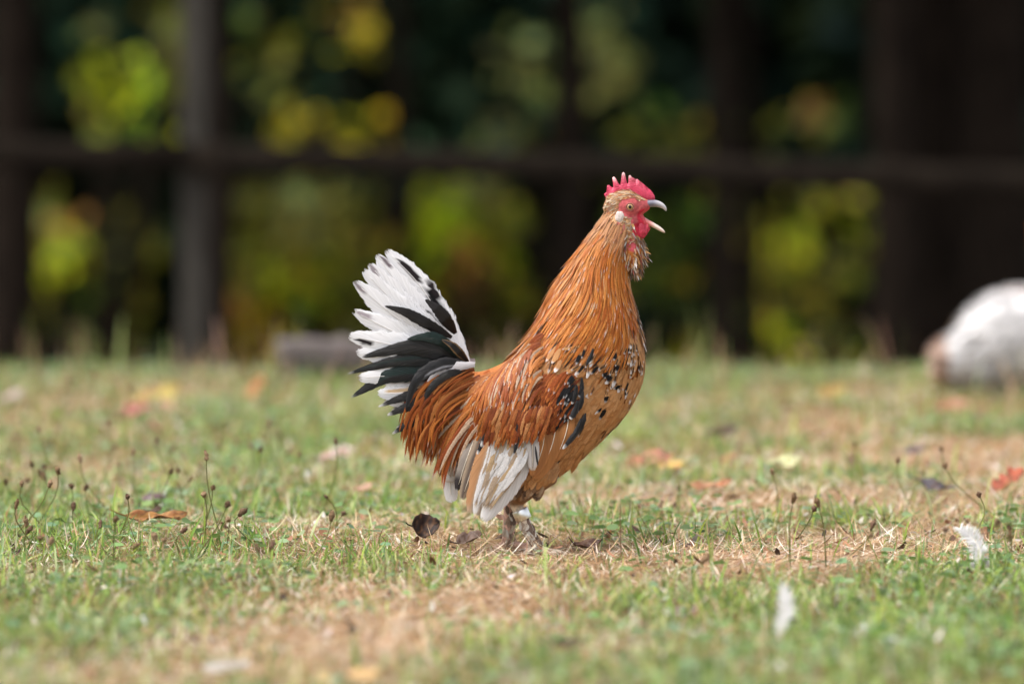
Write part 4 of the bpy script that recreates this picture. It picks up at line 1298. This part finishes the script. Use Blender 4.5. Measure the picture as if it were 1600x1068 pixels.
# ragged beard and muff, grown from the throat skin itself
sel = np.where((bx > 962) & (bz > 346) & (bz < 432) & (bx > 962 + (bz - 346) * .12))[0]
for i in rng.choice(sel, 620):
    px, d0_, py = bx[i], bd[i], bz[i]
    if ((px - 1004) / 15) ** 2 + ((py - 352) / 17) ** 2 < 1: continue
    if ((px - 991) / 8) ** 2 + ((py - 384) / 9) ** 2 < 1 and random.random() < .8: continue
    if ((px - 966) / 5) ** 2 + ((py - 354) / 7) ** 2 < 1: continue
    nn = np.array([bn[i][0], bn[i][1], -bn[i][2]])
    dr_ = np.array([.22 if px > 985 else -.35, 0, 1.0]) + nn * random.uniform(.0, .32) + rng.normal(0, .28, 3)
    dr_ /= np.linalg.norm(dr_)
    L = random.uniform(6, 15); p = np.array([px, d0_, py]) + nn * .4
    P = np.stack([p + dr_ * L * q + np.array([0, 0, 1.0]) * L * .25 * q * q + nn * (1.5 * q) for q in np.linspace(0, 1, 5)])
    c = [CREAM * .9, lin(180, 140, 108), lin(216, 196, 178), lin(112, 88, 76), lin(206, 156, 100), lin(176, 156, 146), lin(196, 138, 84), lin(190, 110, 96)][random.randrange(8)] * random.uniform(.6, 1.0)
    wt = random.random() < .16
    def cf(v, u, c=c, wt=wt):
        r = np.tile(c, (len(v), 1))
        return mixc(r, WHITE, (v > .6) * .8) if wt else r
    ribbon(mb, P, nn, random.uniform(2.5, 5), cf, m=3, prof=np.array([.5, 1, .9, .6, .1]), ragged=.3)
mb.build('head_plumage', M_BODYF, ROO, kind='stuff')

# ---- comb
OUT = [(953, 315), (947, 310), (943.5, 303), (947.5, 300), (951, 300.5), (949, 294), (948.6, 289.5), (951.5, 288.6), (956, 292.5), (958.5, 292), (957.4, 284), (956.8, 277.4), (959, 275.6), (962, 278), (966, 285.5), (969, 289), (970.6, 286), (971.4, 277), (972, 270.5), (974, 268.6), (976.2, 270.5), (978, 278), (980, 286.5), (981.6, 286.5),
       (982, 279), (982.6, 274.2), (984.8, 273.2), (987.2, 276.5), (990, 284), (992, 287.8), (993, 283), (993.6, 279.8), (995.6, 279.4), (998.4, 283.4), (1001, 288.2), (1003, 287.6), (1004.6, 286.4), (1007, 289.5), (1012, 293), (1017, 297), (1020, 301), (1023, 306), (1023.5, 310), (1021, 315), (1014, 317), (1003, 316), (995, 312), (988, 305), (980, 302), (968, 304.5), (958, 312)]
bmc = bmesh.new()
vs = [bmc.verts.new((p[0], 0, p[1])) for p in OUT]
fc = bmc.faces.new(vs)
bmesh.ops.triangulate(bmc, faces=[fc])
bmesh.ops.subdivide_edges(bmc, edges=bmc.edges[:], cuts=2, use_grid_fill=True)
bmesh.ops.triangulate(bmc, faces=bmc.faces[:])
bv = {v for v in bmc.verts if v.is_boundary}
bpts = np.array([(v.co.x, v.co.z) for v in bv])
bmc.verts.index_update()
A = np.array([tuple(v.co) for v in bmc.verts]); TF = np.array([[v.index for v in f.verts] for f in bmc.faces])
dist = np.sqrt(((A[:, None, [0, 2]] - bpts[None]) ** 2).sum(-1)).min(1)
th_c = 0.35 + 4.2 * np.sqrt(np.clip(dist / 12, 0, 1)) * np.interp(A[:, 2], [270, 290, 312], [.55, .75, 1.35])
edge_e = [(e.verts[0].index, e.verts[1].index) for e in bmc.edges if e.is_boundary]
bmc.free()
hgt = np.clip((A[:, 2] - 270) / 18, 0, 1)[:, None]
cc = lin(208, 116, 130) * (1 - hgt) + lin(194, 56, 86) * hgt
tipw = (A[:, 2] < 273.5)[:, None] | ((A[:, 2] < 279) & (np.abs(A[:, 0] - 959) < 3))[:, None] | ((A[:, 2] < 277) & (np.abs(A[:, 0] - 984) < 3))[:, None]
cc = np.where(tipw, lin(226, 178, 176), cc)
F1 = A.copy(); F1[:, 1] = -th_c; F2 = A.copy(); F2[:, 1] = th_c
nA = len(A)
m = MB()
# orient the near side towards the camera
e0 = np.cross(R(F1)[TF[:, 1]] - R(F1)[TF[:, 0]], R(F1)[TF[:, 2]] - R(F1)[TF[:, 0]])
TF = np.where((e0[:, 1] > 0)[:, None], TF[:, ::-1], TF)
QE = [(a, b, b + nA, a + nA) for a, b in edge_e]
m.add(R(np.concatenate([F1, F2])), QE, np.concatenate([TF, TF[:, ::-1] + nA]), C=np.concatenate([cc, cc]))
m.build('comb', M_COMB, ROO)

# ---- beak
m = MB()
V, Q, T = tube(R(catmull([(1009, 0, 318.5), (1017, 0, 317.2), (1026, 0, 317.8), (1033.5, 0, 320.5), (1038.5, 0, 324.5), (1041, 0, 329.5)], 16)), np.interp(np.linspace(0, 1, 16), [0, .25, .5, .75, .9, 1], [7.6, 6.9, 5.6, 3.8, 2.2, .5]) * K, 14, (0.85, 1.0))
vx = V[:, 0] / K + 800
m.add(V, Q, T, C=mixc(np.tile(lin(112, 110, 124), (len(V), 1)), lin(196, 192, 194), (vx - 1020) / 16)); m.build('upper_beak', M_HORN, ROO)
m = MB()
V, Q, T = tube(R(catmull([(1004, 0, 342), (1012, 0, 347), (1020, 0, 351), (1029, 0, 356), (1035, 0, 360), (1039, 0, 363)], 14)), np.interp(np.linspace(0, 1, 14), [0, .3, .6, .85, 1], [6.4, 6, 5, 3.2, .8]) * K, 12, (0.66, 1.0))
vx = V[:, 0] / K + 800
m.add(V, Q, T, C=mixc(np.tile(lin(206, 120, 116), (len(V), 1)), lin(236, 214, 200), (vx - 1014) / 10)); lb = m.build('lower_beak', M_HORN, ROO)
m = MB()
V, Q, T = tube(R(catmull([(1002, 0, 338), (1010, 0, 343.5), (1019, 0, 347.5), (1025, 0, 351.5)], 8)), np.array([3.4, 3.6, 3.4, 3.2, 3, 2.4, 1.6, .5]) * K, 8, (.5, 1)); m.add(V, Q, T, C=lin(214, 120, 116)); m.build('tongue', M_COMB, ROO)

# ---- wattles and ear lobes, eyes
def blob(ctr, rad, col, name, mat, bump=0.0, seed=1, parent=None, colf=None):
    bmx = bmesh.new(); bmesh.ops.create_icosphere(bmx, subdivisions=4, radius=1)
    A = np.array([tuple(v.co) for v in bmx.verts]); T = np.array([[v.index for v in f.verts] for f in bmx.faces]); bmx.free()
    n = fbm(A[:, 0] * 2 + 5, A[:, 2] * 2 + A[:, 1] * 1.5 + 5, seed, 3) - .5
    P = np.array(ctr) + A * np.array(rad) * (1 + bump * n[:, None] * 2)
    c = np.tile(col, (len(A), 1)) * (1 + .5 * n[:, None]) if colf is None else colf(A)
    m = MB(); m.add(R(P), None, T[:, ::-1], C=c)
    return m.build(name, mat, parent or ROO)


for s in (-1, 1):
    blob((1001, s * 9, 360), (9, 3.8, 13), lin(180, 46, 68), 'wattle', M_COMB, .35, 3 + s)
    blob((1009, s * 5.5, 357), (6, 3, 7.5), lin(186, 56, 74), 'wattle', M_COMB, .3, 8 + s)
    hit = depth_at(968, 338, None)[0] * (1 if s < 0 else -1)
    blob((968, hit - s * -0.2, 338), (7, 2.2, 9), lin(214, 200, 194), 'ear_lobe', M_COMB, .18, 12)
    de = depth_at(984, 322.5, None)[0] * (1 if s < 0 else -1)
    def eyec(A, s=s):
        r = np.sqrt(A[:, 0] ** 2 + A[:, 2] ** 2); r = np.where(A[:, 1] * s > 0, r, 2)
        c = np.tile(lin(60, 40, 32), (len(A), 1))
        c = np.where((r < .9)[:, None], lin(176, 138, 96), c)
        c = np.where((r < .52)[:, None], lin(10, 8, 8), c)
        return c
    blob((984, de + s * 0.2, 322.5), (5.3, 2.6, 5.3), None, 'eye', M_EYE, 0, 1, None, eyec)
    th = np.linspace(0, 2 * math.pi, 30)
    ring = np.stack([984 + 6.2 * np.cos(th), np.full(30, de + s * 0.9), 322.5 + 5.9 * np.sin(th)], 1)
    m = MB(); V, Q, T = tube(R(ring), 1.0 * K, 7); m.add(V, Q, T, C=lin(150, 84, 78)); m.build('eyelid', M_COMB, ROO)

# ---- leg ring
hock, foot, d = LEGS[0]
p0 = np.array([hock[0] + (foot[0] - hock[0]) * .12 + 2, d * .9, hock[1] + (foot[1] - hock[1]) * .12]); ax = np.array([foot[0] - hock[0], 0, foot[1] - hock[1]], float); ax /= np.linalg.norm(ax)
pts, rr = [], []
for q, r_ in ((0, 10.6), (0, 12.4), (.6, 12.8), (16.4, 12.8), (17, 12.4), (17, 10.6)):
    pts.append(p0 + ax * (q + 1e-3 * len(pts))); rr.append(r_)
V, Q, T = tube(R(np.array(pts)), np.array(rr) * K, 32)
m = MB(); m.add(V, Q, T); m.build('leg_ring', M_RING, ROO)

# ------------------------------------------------------------------ white hen further back
HY = 9.3
HK_ = HY / F_PX
hb = W(1600, 600, HY)
HEN = empty('white_hen', (hb.x, HY, float(gz(hb.x, HY))), 'blurred white hen with an orange neck standing on the far grass', 'hen')


def HP(px, d, py):
    q = W(px + 16, py + 11, HY); return np.array([q.x, HY + d * HK_, q.z])


hm = MB()
hsec = [(1458, 552, 4), (1472, 552, 22), (1492, 552, 38), (1512, 546, 46), (1535, 530, 62), (1562, 520, 76), (1595, 518, 80), (1630, 516, 76), (1654, 500, 62), (1652, 462, 50), (1642, 420, 40), (1634, 380, 33), (1630, 340, 28), (1634, 318, 26), (1650, 312, 17), (1660, 316, 5)]
V, Q, T = tube(np.array([HP(a, 0, b) for a, b, r in catmull(np.array(hsec, float), 48)]), catmull(np.array(hsec, float), 48)[:, 2] * HK_, 28, (1.0, 0.85))
vx = V[:, 0] / HK_ + 800; vy = np.array([0.0] * len(V))
hz = V[:, 2]
neck = np.clip((hz - HP(0, 0, 455)[2]) / 0.03, 0, 1)
red = np.clip((hz - HP(0, 0, 350)[2]) / 0.02, 0, 1)
hc_ = mixc(np.tile(WHITE, (len(V), 1)), lin(186, 110, 48), neck); hc_ = mixc(hc_, lin(196, 90, 84), red)
hm.add(V, Q, T, C=hc_)
for dsg in (-30, 30):
    V, Q, T = tube(np.array([HP(1610, dsg, 580), HP(1606, dsg, 602), HP(1612, dsg, 625)]), np.array([16, 8, 7]) * HK_, 10); hm.add(V, Q, T, C=lin(170, 140, 100))
    for a in (-24, 0, 24):
        V, Q, T = tube(np.array([HP(1612, dsg, 625), HP(1612 + 22, dsg + a * .7, 627), HP(1612 + 40, dsg + a * 1.2, 629)]), np.array([6, 4, 1.5]) * HK_, 8); hm.add(V, Q, T, C=lin(170, 140, 100))
hm.build('body', M_BODY, HEN)
hf = MB()
hc2 = catmull(np.array(hsec, float), 48)
for k in range(1500):
    i = random.randrange(2, 40); th = random.uniform(0, 2 * math.pi)
    cx, cy, r = hc2[i]
    tg = hc2[i - 1][:2] - hc2[i + 1][:2]; tg /= np.linalg.norm(tg)
    nx_, nz_2 = -tg[1], tg[0]
    o = np.array([nx_ * math.cos(th), math.sin(th) * .85, nz_2 * math.cos(th)])
    p = np.array([cx, 0, cy]) + o * r * .98
    L = random.uniform(20, 36) if cy > 440 else random.uniform(16, 24)
    t3 = np.array([tg[0], 0, tg[1]])
    P = [p + t3 * L * q + o * (1 + 7 * q) for q in np.linspace(0, 1, 5)]
    Pw = np.array([HP(*q) for q in P]); N = np.array([o[0], o[1], -o[2]])
    S = np.cross(Pw[-1] - Pw[0], N); S /= np.linalg.norm(S)
    w = random.uniform(9, 15) * HK_ * np.array([.5, 1, 1, .75, .15])
    VV = np.stack([Pw - S * w[:, None] / 2, Pw + S * w[:, None] / 2], 1).reshape(-1, 3)
    c = WHITE * random.uniform(.55, .95)
    if cy < 455: c = HK[k % 5] * random.uniform(.8, 1.1)
    elif cx < 1486: c = lin(206, 176, 160) * random.uniform(.7, 1)
    elif cx > 1630 and cy < 490: c = lin(200, 120, 110)
    hf.add(VV, [(2 * j, 2 * j + 1, 2 * j + 3, 2 * j + 2) for j in range(4)], C=c)
hf.build('plumage', M_STRAW, HEN, kind='stuff')
m = MB()
oc = [(1618 ,298), (1614 ,286), (1622 ,290), (1626 ,276), (1634 ,288), (1642 ,278), (1646 ,292), (1654 ,290), (1656 ,304), (1644 ,300), (1630 ,300)]
nO = len(oc)
m.add(np.array([HP(a, -4, b) for a, b in oc] + [HP(a, 4, b) for a, b in oc] + [HP(1636 ,-5, 297), HP(1636 ,5, 297)]), [(j, (j + 1) % nO, nO + (j + 1) % nO, nO + j) for j in range(nO)],
      [(2 * nO, (j + 1) % nO, j) for j in range(nO)] + [(2 * nO + 1, nO + j, nO + (j + 1) % nO) for j in range(nO)], C=lin(190, 34, 54)); m.build('comb', M_COMB, HEN)
m = MB(); V, Q, T = tube(np.array([HP(1654 ,0, 314), HP(1666 ,0, 316), HP(1676 ,0, 322)]), np.array([9, 6, 1]) * HK_, 10); m.add(V, Q, T, C=lin(196, 170, 120)); m.build('beak', M_HORN, HEN)
for dsg in (-1, 1):
    m = MB(); V, Q, T = tube(np.array([HP(1652 ,dsg * 6, 326), HP(1654 ,dsg * 7, 336), HP(1652 ,dsg * 7, 346)]), np.array([5, 7, 3]) * HK_, 10, (1, .5)); m.add(V, Q, T, C=lin(190, 40, 54)); m.build('wattle', M_COMB, HEN)
    m = MB(); V, Q, T = tube(np.array([HP(1644 ,dsg * 15, 309), HP(1644 ,dsg * 18, 309), HP(1644 ,dsg * 20, 309)]), np.array([5, 4, 1]) * HK_, 10); m.add(V, Q, T, C=lin(24, 16, 12)); m.build('eye', M_EYE, HEN)


# ------------------------------------------------------------------ fallen leaves, shed feathers and other bits on the grass
def fallen_leaf(px, py, L, ratio, cols, label, az, curl=0.4, fold=0.25, pitch=0.1, lobes=0.12, lift=0.013, name='fallen_leaf', roll=0.45):
    """a real curled leaf: L length in photo px, ratio width/length, az heading, pitch tilt up, curl along, fold across"""
    gx_, gy_ = G(px, py)
    k = gy_ / F_PX
    cols = [q * 0.72 + q.mean() * 0.20 for q in cols]
    base = Vector((gx_, gy_, float(gz(gx_, gy_)) + lift))
    n, m = 15, 9
    Lm = L * k
    v = np.linspace(0, 1, n); u = np.linspace(-1, 1, m)
    prof = np.sin(np.pi * np.clip(v, 0.02, .985) ** 0.85) ** 0.75
    if lobes: prof = prof * (1 - lobes * (0.5 + 0.5 * np.cos(v * 24)))
    ang = curl * (v - .5) * 2
    xx = np.cumsum(np.cos(ang)) / n * Lm; zz = np.cumsum(np.sin(ang)) / n * Lm
    xx -= xx.mean(); zz -= zz.min()
    jit = np.random.default_rng(int(px * 3 + py))
    V = np.zeros((n, m, 3))
    hw = prof * ratio * Lm / 2
    V[..., 0] = xx[:, None]; V[..., 1] = hw[:, None] * u[None] * math.cos(fold); V[..., 2] = zz[:, None] + np.abs(hw[:, None] * u[None]) * math.sin(fold) + jit.normal(0, 0.016 * Lm, (n, m)) + 0.05 * Lm * np.sin(v * 9 + px)[:, None] * u[None]
    cp, sp = math.cos(pitch), math.sin(pitch)
    X = V[..., 0] * cp - V[..., 2] * sp; Z = V[..., 0] * sp + V[..., 2] * cp; Y = V[..., 1]
    cr, sr = math.cos(roll), math.sin(roll)
    Y, Z = Y * cr - Z * sr, Y * sr + Z * cr
    ca, sa = math.cos(az), math.sin(az)
    Vw = np.stack([X * ca - Y * sa, X * sa + Y * ca, Z], -1).reshape(-1, 3)
    Vw[:, 2] -= Vw[:, 2].min()
    nn = fbm(np.repeat(v, m) * 5 + px, np.tile(u, n) * 2.5 + py, 4, 3)
    c = mixc(np.tile(cols[0], (n * m, 1)), cols[1], (nn - .38) * 4)
    c = mixc(c, cols[0] * .6, (np.abs(np.tile(u, n)) < .1) * .5)
    c = mixc(c, lin(96, 66, 44), (fbm(np.repeat(v, m) * 14 + px, np.tile(u, n) * 7 + py, 8, 2) - .60) * 8)
    t = empty(name, base, label, 'leaf')
    mm = MB(); mm.add(Vw, [(i * m + j, i * m + j + 1, (i + 1) * m + j + 1, (i + 1) * m + j) for i in range(n - 1) for j in range(m - 1)], C=c)
    bl = mm.build('blade', M_FALLEN, t, origin=(0, 0, 0))
    md_ = bl.modifiers.new('thickness', 'SOLIDIFY'); md_.thickness = 0.0006
    st = MB(); p0 = Vw.reshape(n, m, 3)[0, m // 2]; dr_ = p0 - Vw.reshape(n, m, 3)[2, m // 2]; dr_ /= np.linalg.norm(dr_) + 1e-9
    dr_[2] = max(dr_[2], -p0[2] / (Lm * .3))
    V_, Q_, T_ = tube(catmull([p0 - dr_ * .003, p0 + dr_ * Lm * .12, p0 + dr_ * Lm * .25 + np.array([0, 0, .002])], 6), np.linspace(.0011, .0006, 6), 5)
    st.add(V_, Q_, T_, C=cols[0] * .6); st.build('leaf_stalk', M_FALLEN, t, origin=(0, 0, 0))
    return t


OR1, OR2 = lin(206, 120, 60), lin(196, 80, 44); YE1, YE2 = lin(228, 190, 66), lin(214, 150, 50); PK1, PK2 = lin(214, 146, 122), lin(190, 110, 92)
BN1, BN2 = lin(70, 46, 38), lin(48, 30, 26); TN1, TN2 = lin(206, 168, 132), lin(176, 134, 102); GY1, GY2 = lin(110, 102, 112), lin(70, 64, 74)
fallen_leaf(228, 640, 50, .75, (YE1, YE2), 'yellow fallen leaf lying flat beside an upright yellow one', 0.3, .3, .3, .15)
fallen_leaf(264, 640, 46, .8, (YE1, lin(220, 200, 90)), 'yellow fallen leaf standing on edge next to a flat yellow one', 1.1, .4, .3, .9)
fallen_leaf(402, 632, 50, .7, (lin(226, 160, 50), OR1), 'orange yellow leaf standing upright in the grass by the fence', .6, .4, .4, 1.1)
fallen_leaf(212, 668, 60, .7, (PK2, lin(206, 110, 96)), 'dull red fallen leaf in front of the two yellow leaves', .2, .4, .4, .3)
fallen_leaf(262, 655, 40, .7, (TN1, PK1), 'pale pinkish leaf beside the dull red leaf', .7, .3, .3, .2)
fallen_leaf(240, 690, 44, .6, (PK1, PK2), 'salmon coloured leaf below the dull red leaf', 2.0, .4, .3, .3)
fallen_leaf(530, 732, 66, .6, (lin(228, 214, 206), PK1), 'pale leaf with a pink edge behind the plantain stalks', .2, .4, .4, .25)
fallen_leaf(566, 782, 44, .5, (TN1, PK1), 'small tan leaf curled up left of the rooster', .2, .5, .4, .3)
fallen_leaf(245, 846, 104, .24, (lin(204, 142, 44), lin(168, 100, 38)), 'long narrow golden brown leaf curled lengthwise on the straw', .08, .25, .6, .02, lift=.018, roll=.6)
fallen_leaf(232, 824, 50, .4, (lin(92, 66, 46), BN1), 'small dark brown leaf behind the golden brown leaf', .2, .5, .5, .2)
fallen_leaf(665, 862, 54, .85, (lin(58, 36, 30), lin(38, 24, 20)), 'dark brown leaf curled upright behind the rooster legs', .25, .9, .3, .1, lift=.014, roll=1.05)
fallen_leaf(735, 868, 50, .8, (lin(150, 122, 106), lin(110, 86, 76)), 'grey brown folded leaf at the rooster feet', .3, .8, .7, .35, lift=.012)
fallen_leaf(1020, 742, 86, .6, (lin(206, 132, 98), lin(196, 110, 74)), 'large salmon orange leaf in front of the rooster breast', .15, .3, .3, .2)
fallen_leaf(1050, 752, 50, .5, (YE1, OR1), 'yellow orange leaf tucked under the large salmon leaf', -.3, .3, .3, .1)
fallen_leaf(1112, 786, 74, .35, (lin(208, 158, 112), OR1), 'tan orange strip of leaf beyond the salmon leaf', .1, .5, .5, .1)
fallen_leaf(1140, 735, 30, .7, (TN1, OR1), 'tiny tan leaf between salmon leaf and pale yellow leaf', .4, .5, .5, .5)
fallen_leaf(1228, 760, 68, .5, (lin(224, 222, 160), lin(206, 206, 130)), 'pale yellow leaf lying on the open grass', .08, .5, .35, .12, lift=.02)
fallen_leaf(1462, 788, 74, .35, (GY1, GY2), 'dark grey withered leaf arched over the grass', -.4, .6, .5, -.25, lift=.016, name='withered_leaf')
fallen_leaf(1578, 786, 64, .8, (lin(206, 92, 40), lin(180, 70, 34)), 'bright orange leaf with pointed lobes standing in the grass', .3, .4, .4, .6, lobes=.45)
fallen_leaf(1430, 728, 44, .5, (lin(120, 106, 122), GY2), 'mauve grey leaf beyond the withered grey leaf', .3, .5, .4, .2, name='withered_leaf')
fallen_leaf(1132, 698, 52, .6, (lin(110, 80, 66), BN1), 'dark brown leaf on the far grass beyond the salmon leaf', .3, .6, .5, .2)
fallen_leaf(920, 876, 56, .5, (lin(92, 58, 42), lin(60, 40, 32)), 'brown crumpled leaf on the straw in front of the rooster', .2, .9, .6, .1)
fallen_leaf(548, 1078, 110, .5, (lin(230, 190, 110), lin(214, 160, 90)), 'large yellow leaf on the bare straw in the foreground', .1, .2, .2, .05, lift=.01, roll=.15)
fallen_leaf(1475, 618, 40, .7, (YE1, TN1), 'faint yellow leaf on the grass in front of the white hen', .4, .4, .4, .4)
fallen_leaf(1300, 640, 50, .6, (YE1, YE2), 'dull yellow leaf on the far grass between hen and rooster', .4, .4, .4, .2)
fallen_leaf(1490, 650, 54, .6, (PK1, OR1), 'pinkish orange leaf on the dry patch below the hen', .2, .4, .4, .2)
fallen_leaf(20, 640, 44, .6, (lin(214, 200, 200), PK1), 'whitish pink leaf on the dry grass beside the dim stalks', .3, .4, .4, .4)
fallen_leaf(885, 1035, 40, .6, (lin(80, 70, 60), BN1), 'dark crumpled leaf in the foreground straw', .3, .8, .5, .2)

# dark cap of a mushroom
gx_, gy_ = G(241, 800)
t = empty('mushroom', (gx_, gy_, float(gz(gx_, gy_))), 'dark purplish brown mushroom cap half hidden in the grass', 'mushroom')
k_ = gy_ / F_PX
prof_ = [(0.001, 30), (10, 29), (17, 25), (22, 18), (22, 15), (17, 14), (6, 15)]
th = np.linspace(0, 2 * math.pi, 28, endpoint=False)
V = np.array([(gx_ + r * math.cos(a) * k_, gy_ + r * math.sin(a) * k_, float(gz(gx_, gy_)) + (h + 8) * k_) for r, h in prof_ for a in th])
m = MB(); m.add(V, [(i * 28 + j, i * 28 + (j + 1) % 28, (i + 1) * 28 + (j + 1) % 28, (i + 1) * 28 + j) for i in range(len(prof_) - 1) for j in range(28)], C=lin(84, 64, 62)); m.build('cap', M_SOILBIT, t)
m = MB(); V, Q, T = tube(np.array([(gx_, gy_, float(gz(gx_, gy_)) + q * k_) for q in (-4, 10, 24)]), np.array([6, 5.5, 6]) * k_, 12); m.add(V, Q, T, C=lin(150, 130, 112)); m.build('stem', M_SOILBIT, t)


def shed_feather(px, py, L, w, col, label, az, pitch, bow=.3, fluff=.5, dark=None):
    gx_, gy_ = G(px, py); k = gy_ / F_PX
    t = empty('shed_feather', (gx_, gy_, float(gz(gx_, gy_)) + .006), label, 'feather')
    d = np.array([math.cos(az) * math.cos(pitch), math.sin(az) * math.cos(pitch), math.sin(pitch)])
    s_ = np.array([-math.sin(az), math.cos(az), 0]) * .5 + np.array([math.cos(az), 0, 0]) * .0; s_ = np.cross(d, [0, -1, 0.15]); s_ /= np.linalg.norm(s_)
    up = np.cross(s_, d)
    q = np.linspace(0, 1, 24)
    path = d[None] * (q * L * k)[:, None] + s_[None] * (np.sin(q * 3.1) * bow * w * k)[:, None]
    m = MB(); V, Q, T = tube(path, np.linspace(.0009, .0002, 24), 5); m.add(V, Q, T, C=lin(230, 222, 210)); m.build('shaft', M_HORN, t, origin=(0, 0, 0))
    m = MB()
    for j in range(330):
        s0 = random.uniform(.08, 1); p = np.array([np.interp(s0, q, path[:, a]) for a in range(3)])
        sg = random.choice((-1, 1)); ln = w * k * .5 * math.sin(min(1, s0 * .9 + .12) * 3.0) ** .6 * random.uniform(.45, 1.25) if s0 < .98 else w * k * .3
        e = s_ * sg * random.uniform(.6, 1) + d * random.uniform(.3, .9) + up * random.gauss(0, fluff * .4) + rng.normal(0, fluff * .2, 3)
        e /= np.linalg.norm(e)
        b_ = np.cross(e, up); b_ /= np.linalg.norm(b_) + 1e-9; bw = random.uniform(.0002, .0006)
        VV = [p - b_ * bw, p + b_ * bw, p + e * ln * .6 + b_ * bw, p + e * ln * .6 - b_ * bw, p + e * ln + up * ln * .1 * random.gauss(0, fluff)]
        c = (col if dark is None or s0 < .6 else dark) * random.uniform(.85, 1.05)
        m.add(VV, [(0, 1, 2, 3)], [(3, 2, 4)], C=c)
    m.build('vane', M_STRAW, t, origin=(0, 0, 0))


shed_feather(1534, 900, 74, 42, WHITE, 'fluffy white feather sticking up out of the grass', math.radians(150), math.radians(58), .3, .8)
shed_feather(1508, 898, 44, 30, WHITE, 'short white feather at the foot of the fluffy white feather', math.radians(20), math.radians(18), .2, .8)
shed_feather(1213, 1008, 84, 36, WHITE, 'plain white feather standing upright in the foreground grass', math.radians(60), math.radians(76), .3, .3)
shed_feather(1035, 962, 50, 22, lin(200, 192, 196), 'small grey white feather lying in the foreground grass', math.radians(-8), math.radians(5), .2, .4, lin(100, 92, 98))
shed_feather(1262, 992, 44, 22, lin(150, 146, 160), 'small slate grey feather beside the upright white feather', math.radians(15), math.radians(14), .2, .4, lin(60, 58, 68))
shed_feather(312, 1046, 74, 26, WHITE * .95, 'pale feather lying on straw near the green clump', math.radians(5), math.radians(6), .2, .4)
shed_feather(1336, 998, 24, 18, WHITE, 'tiny tuft of white down in the foreground grass', math.radians(40), math.radians(40), .2, .8)
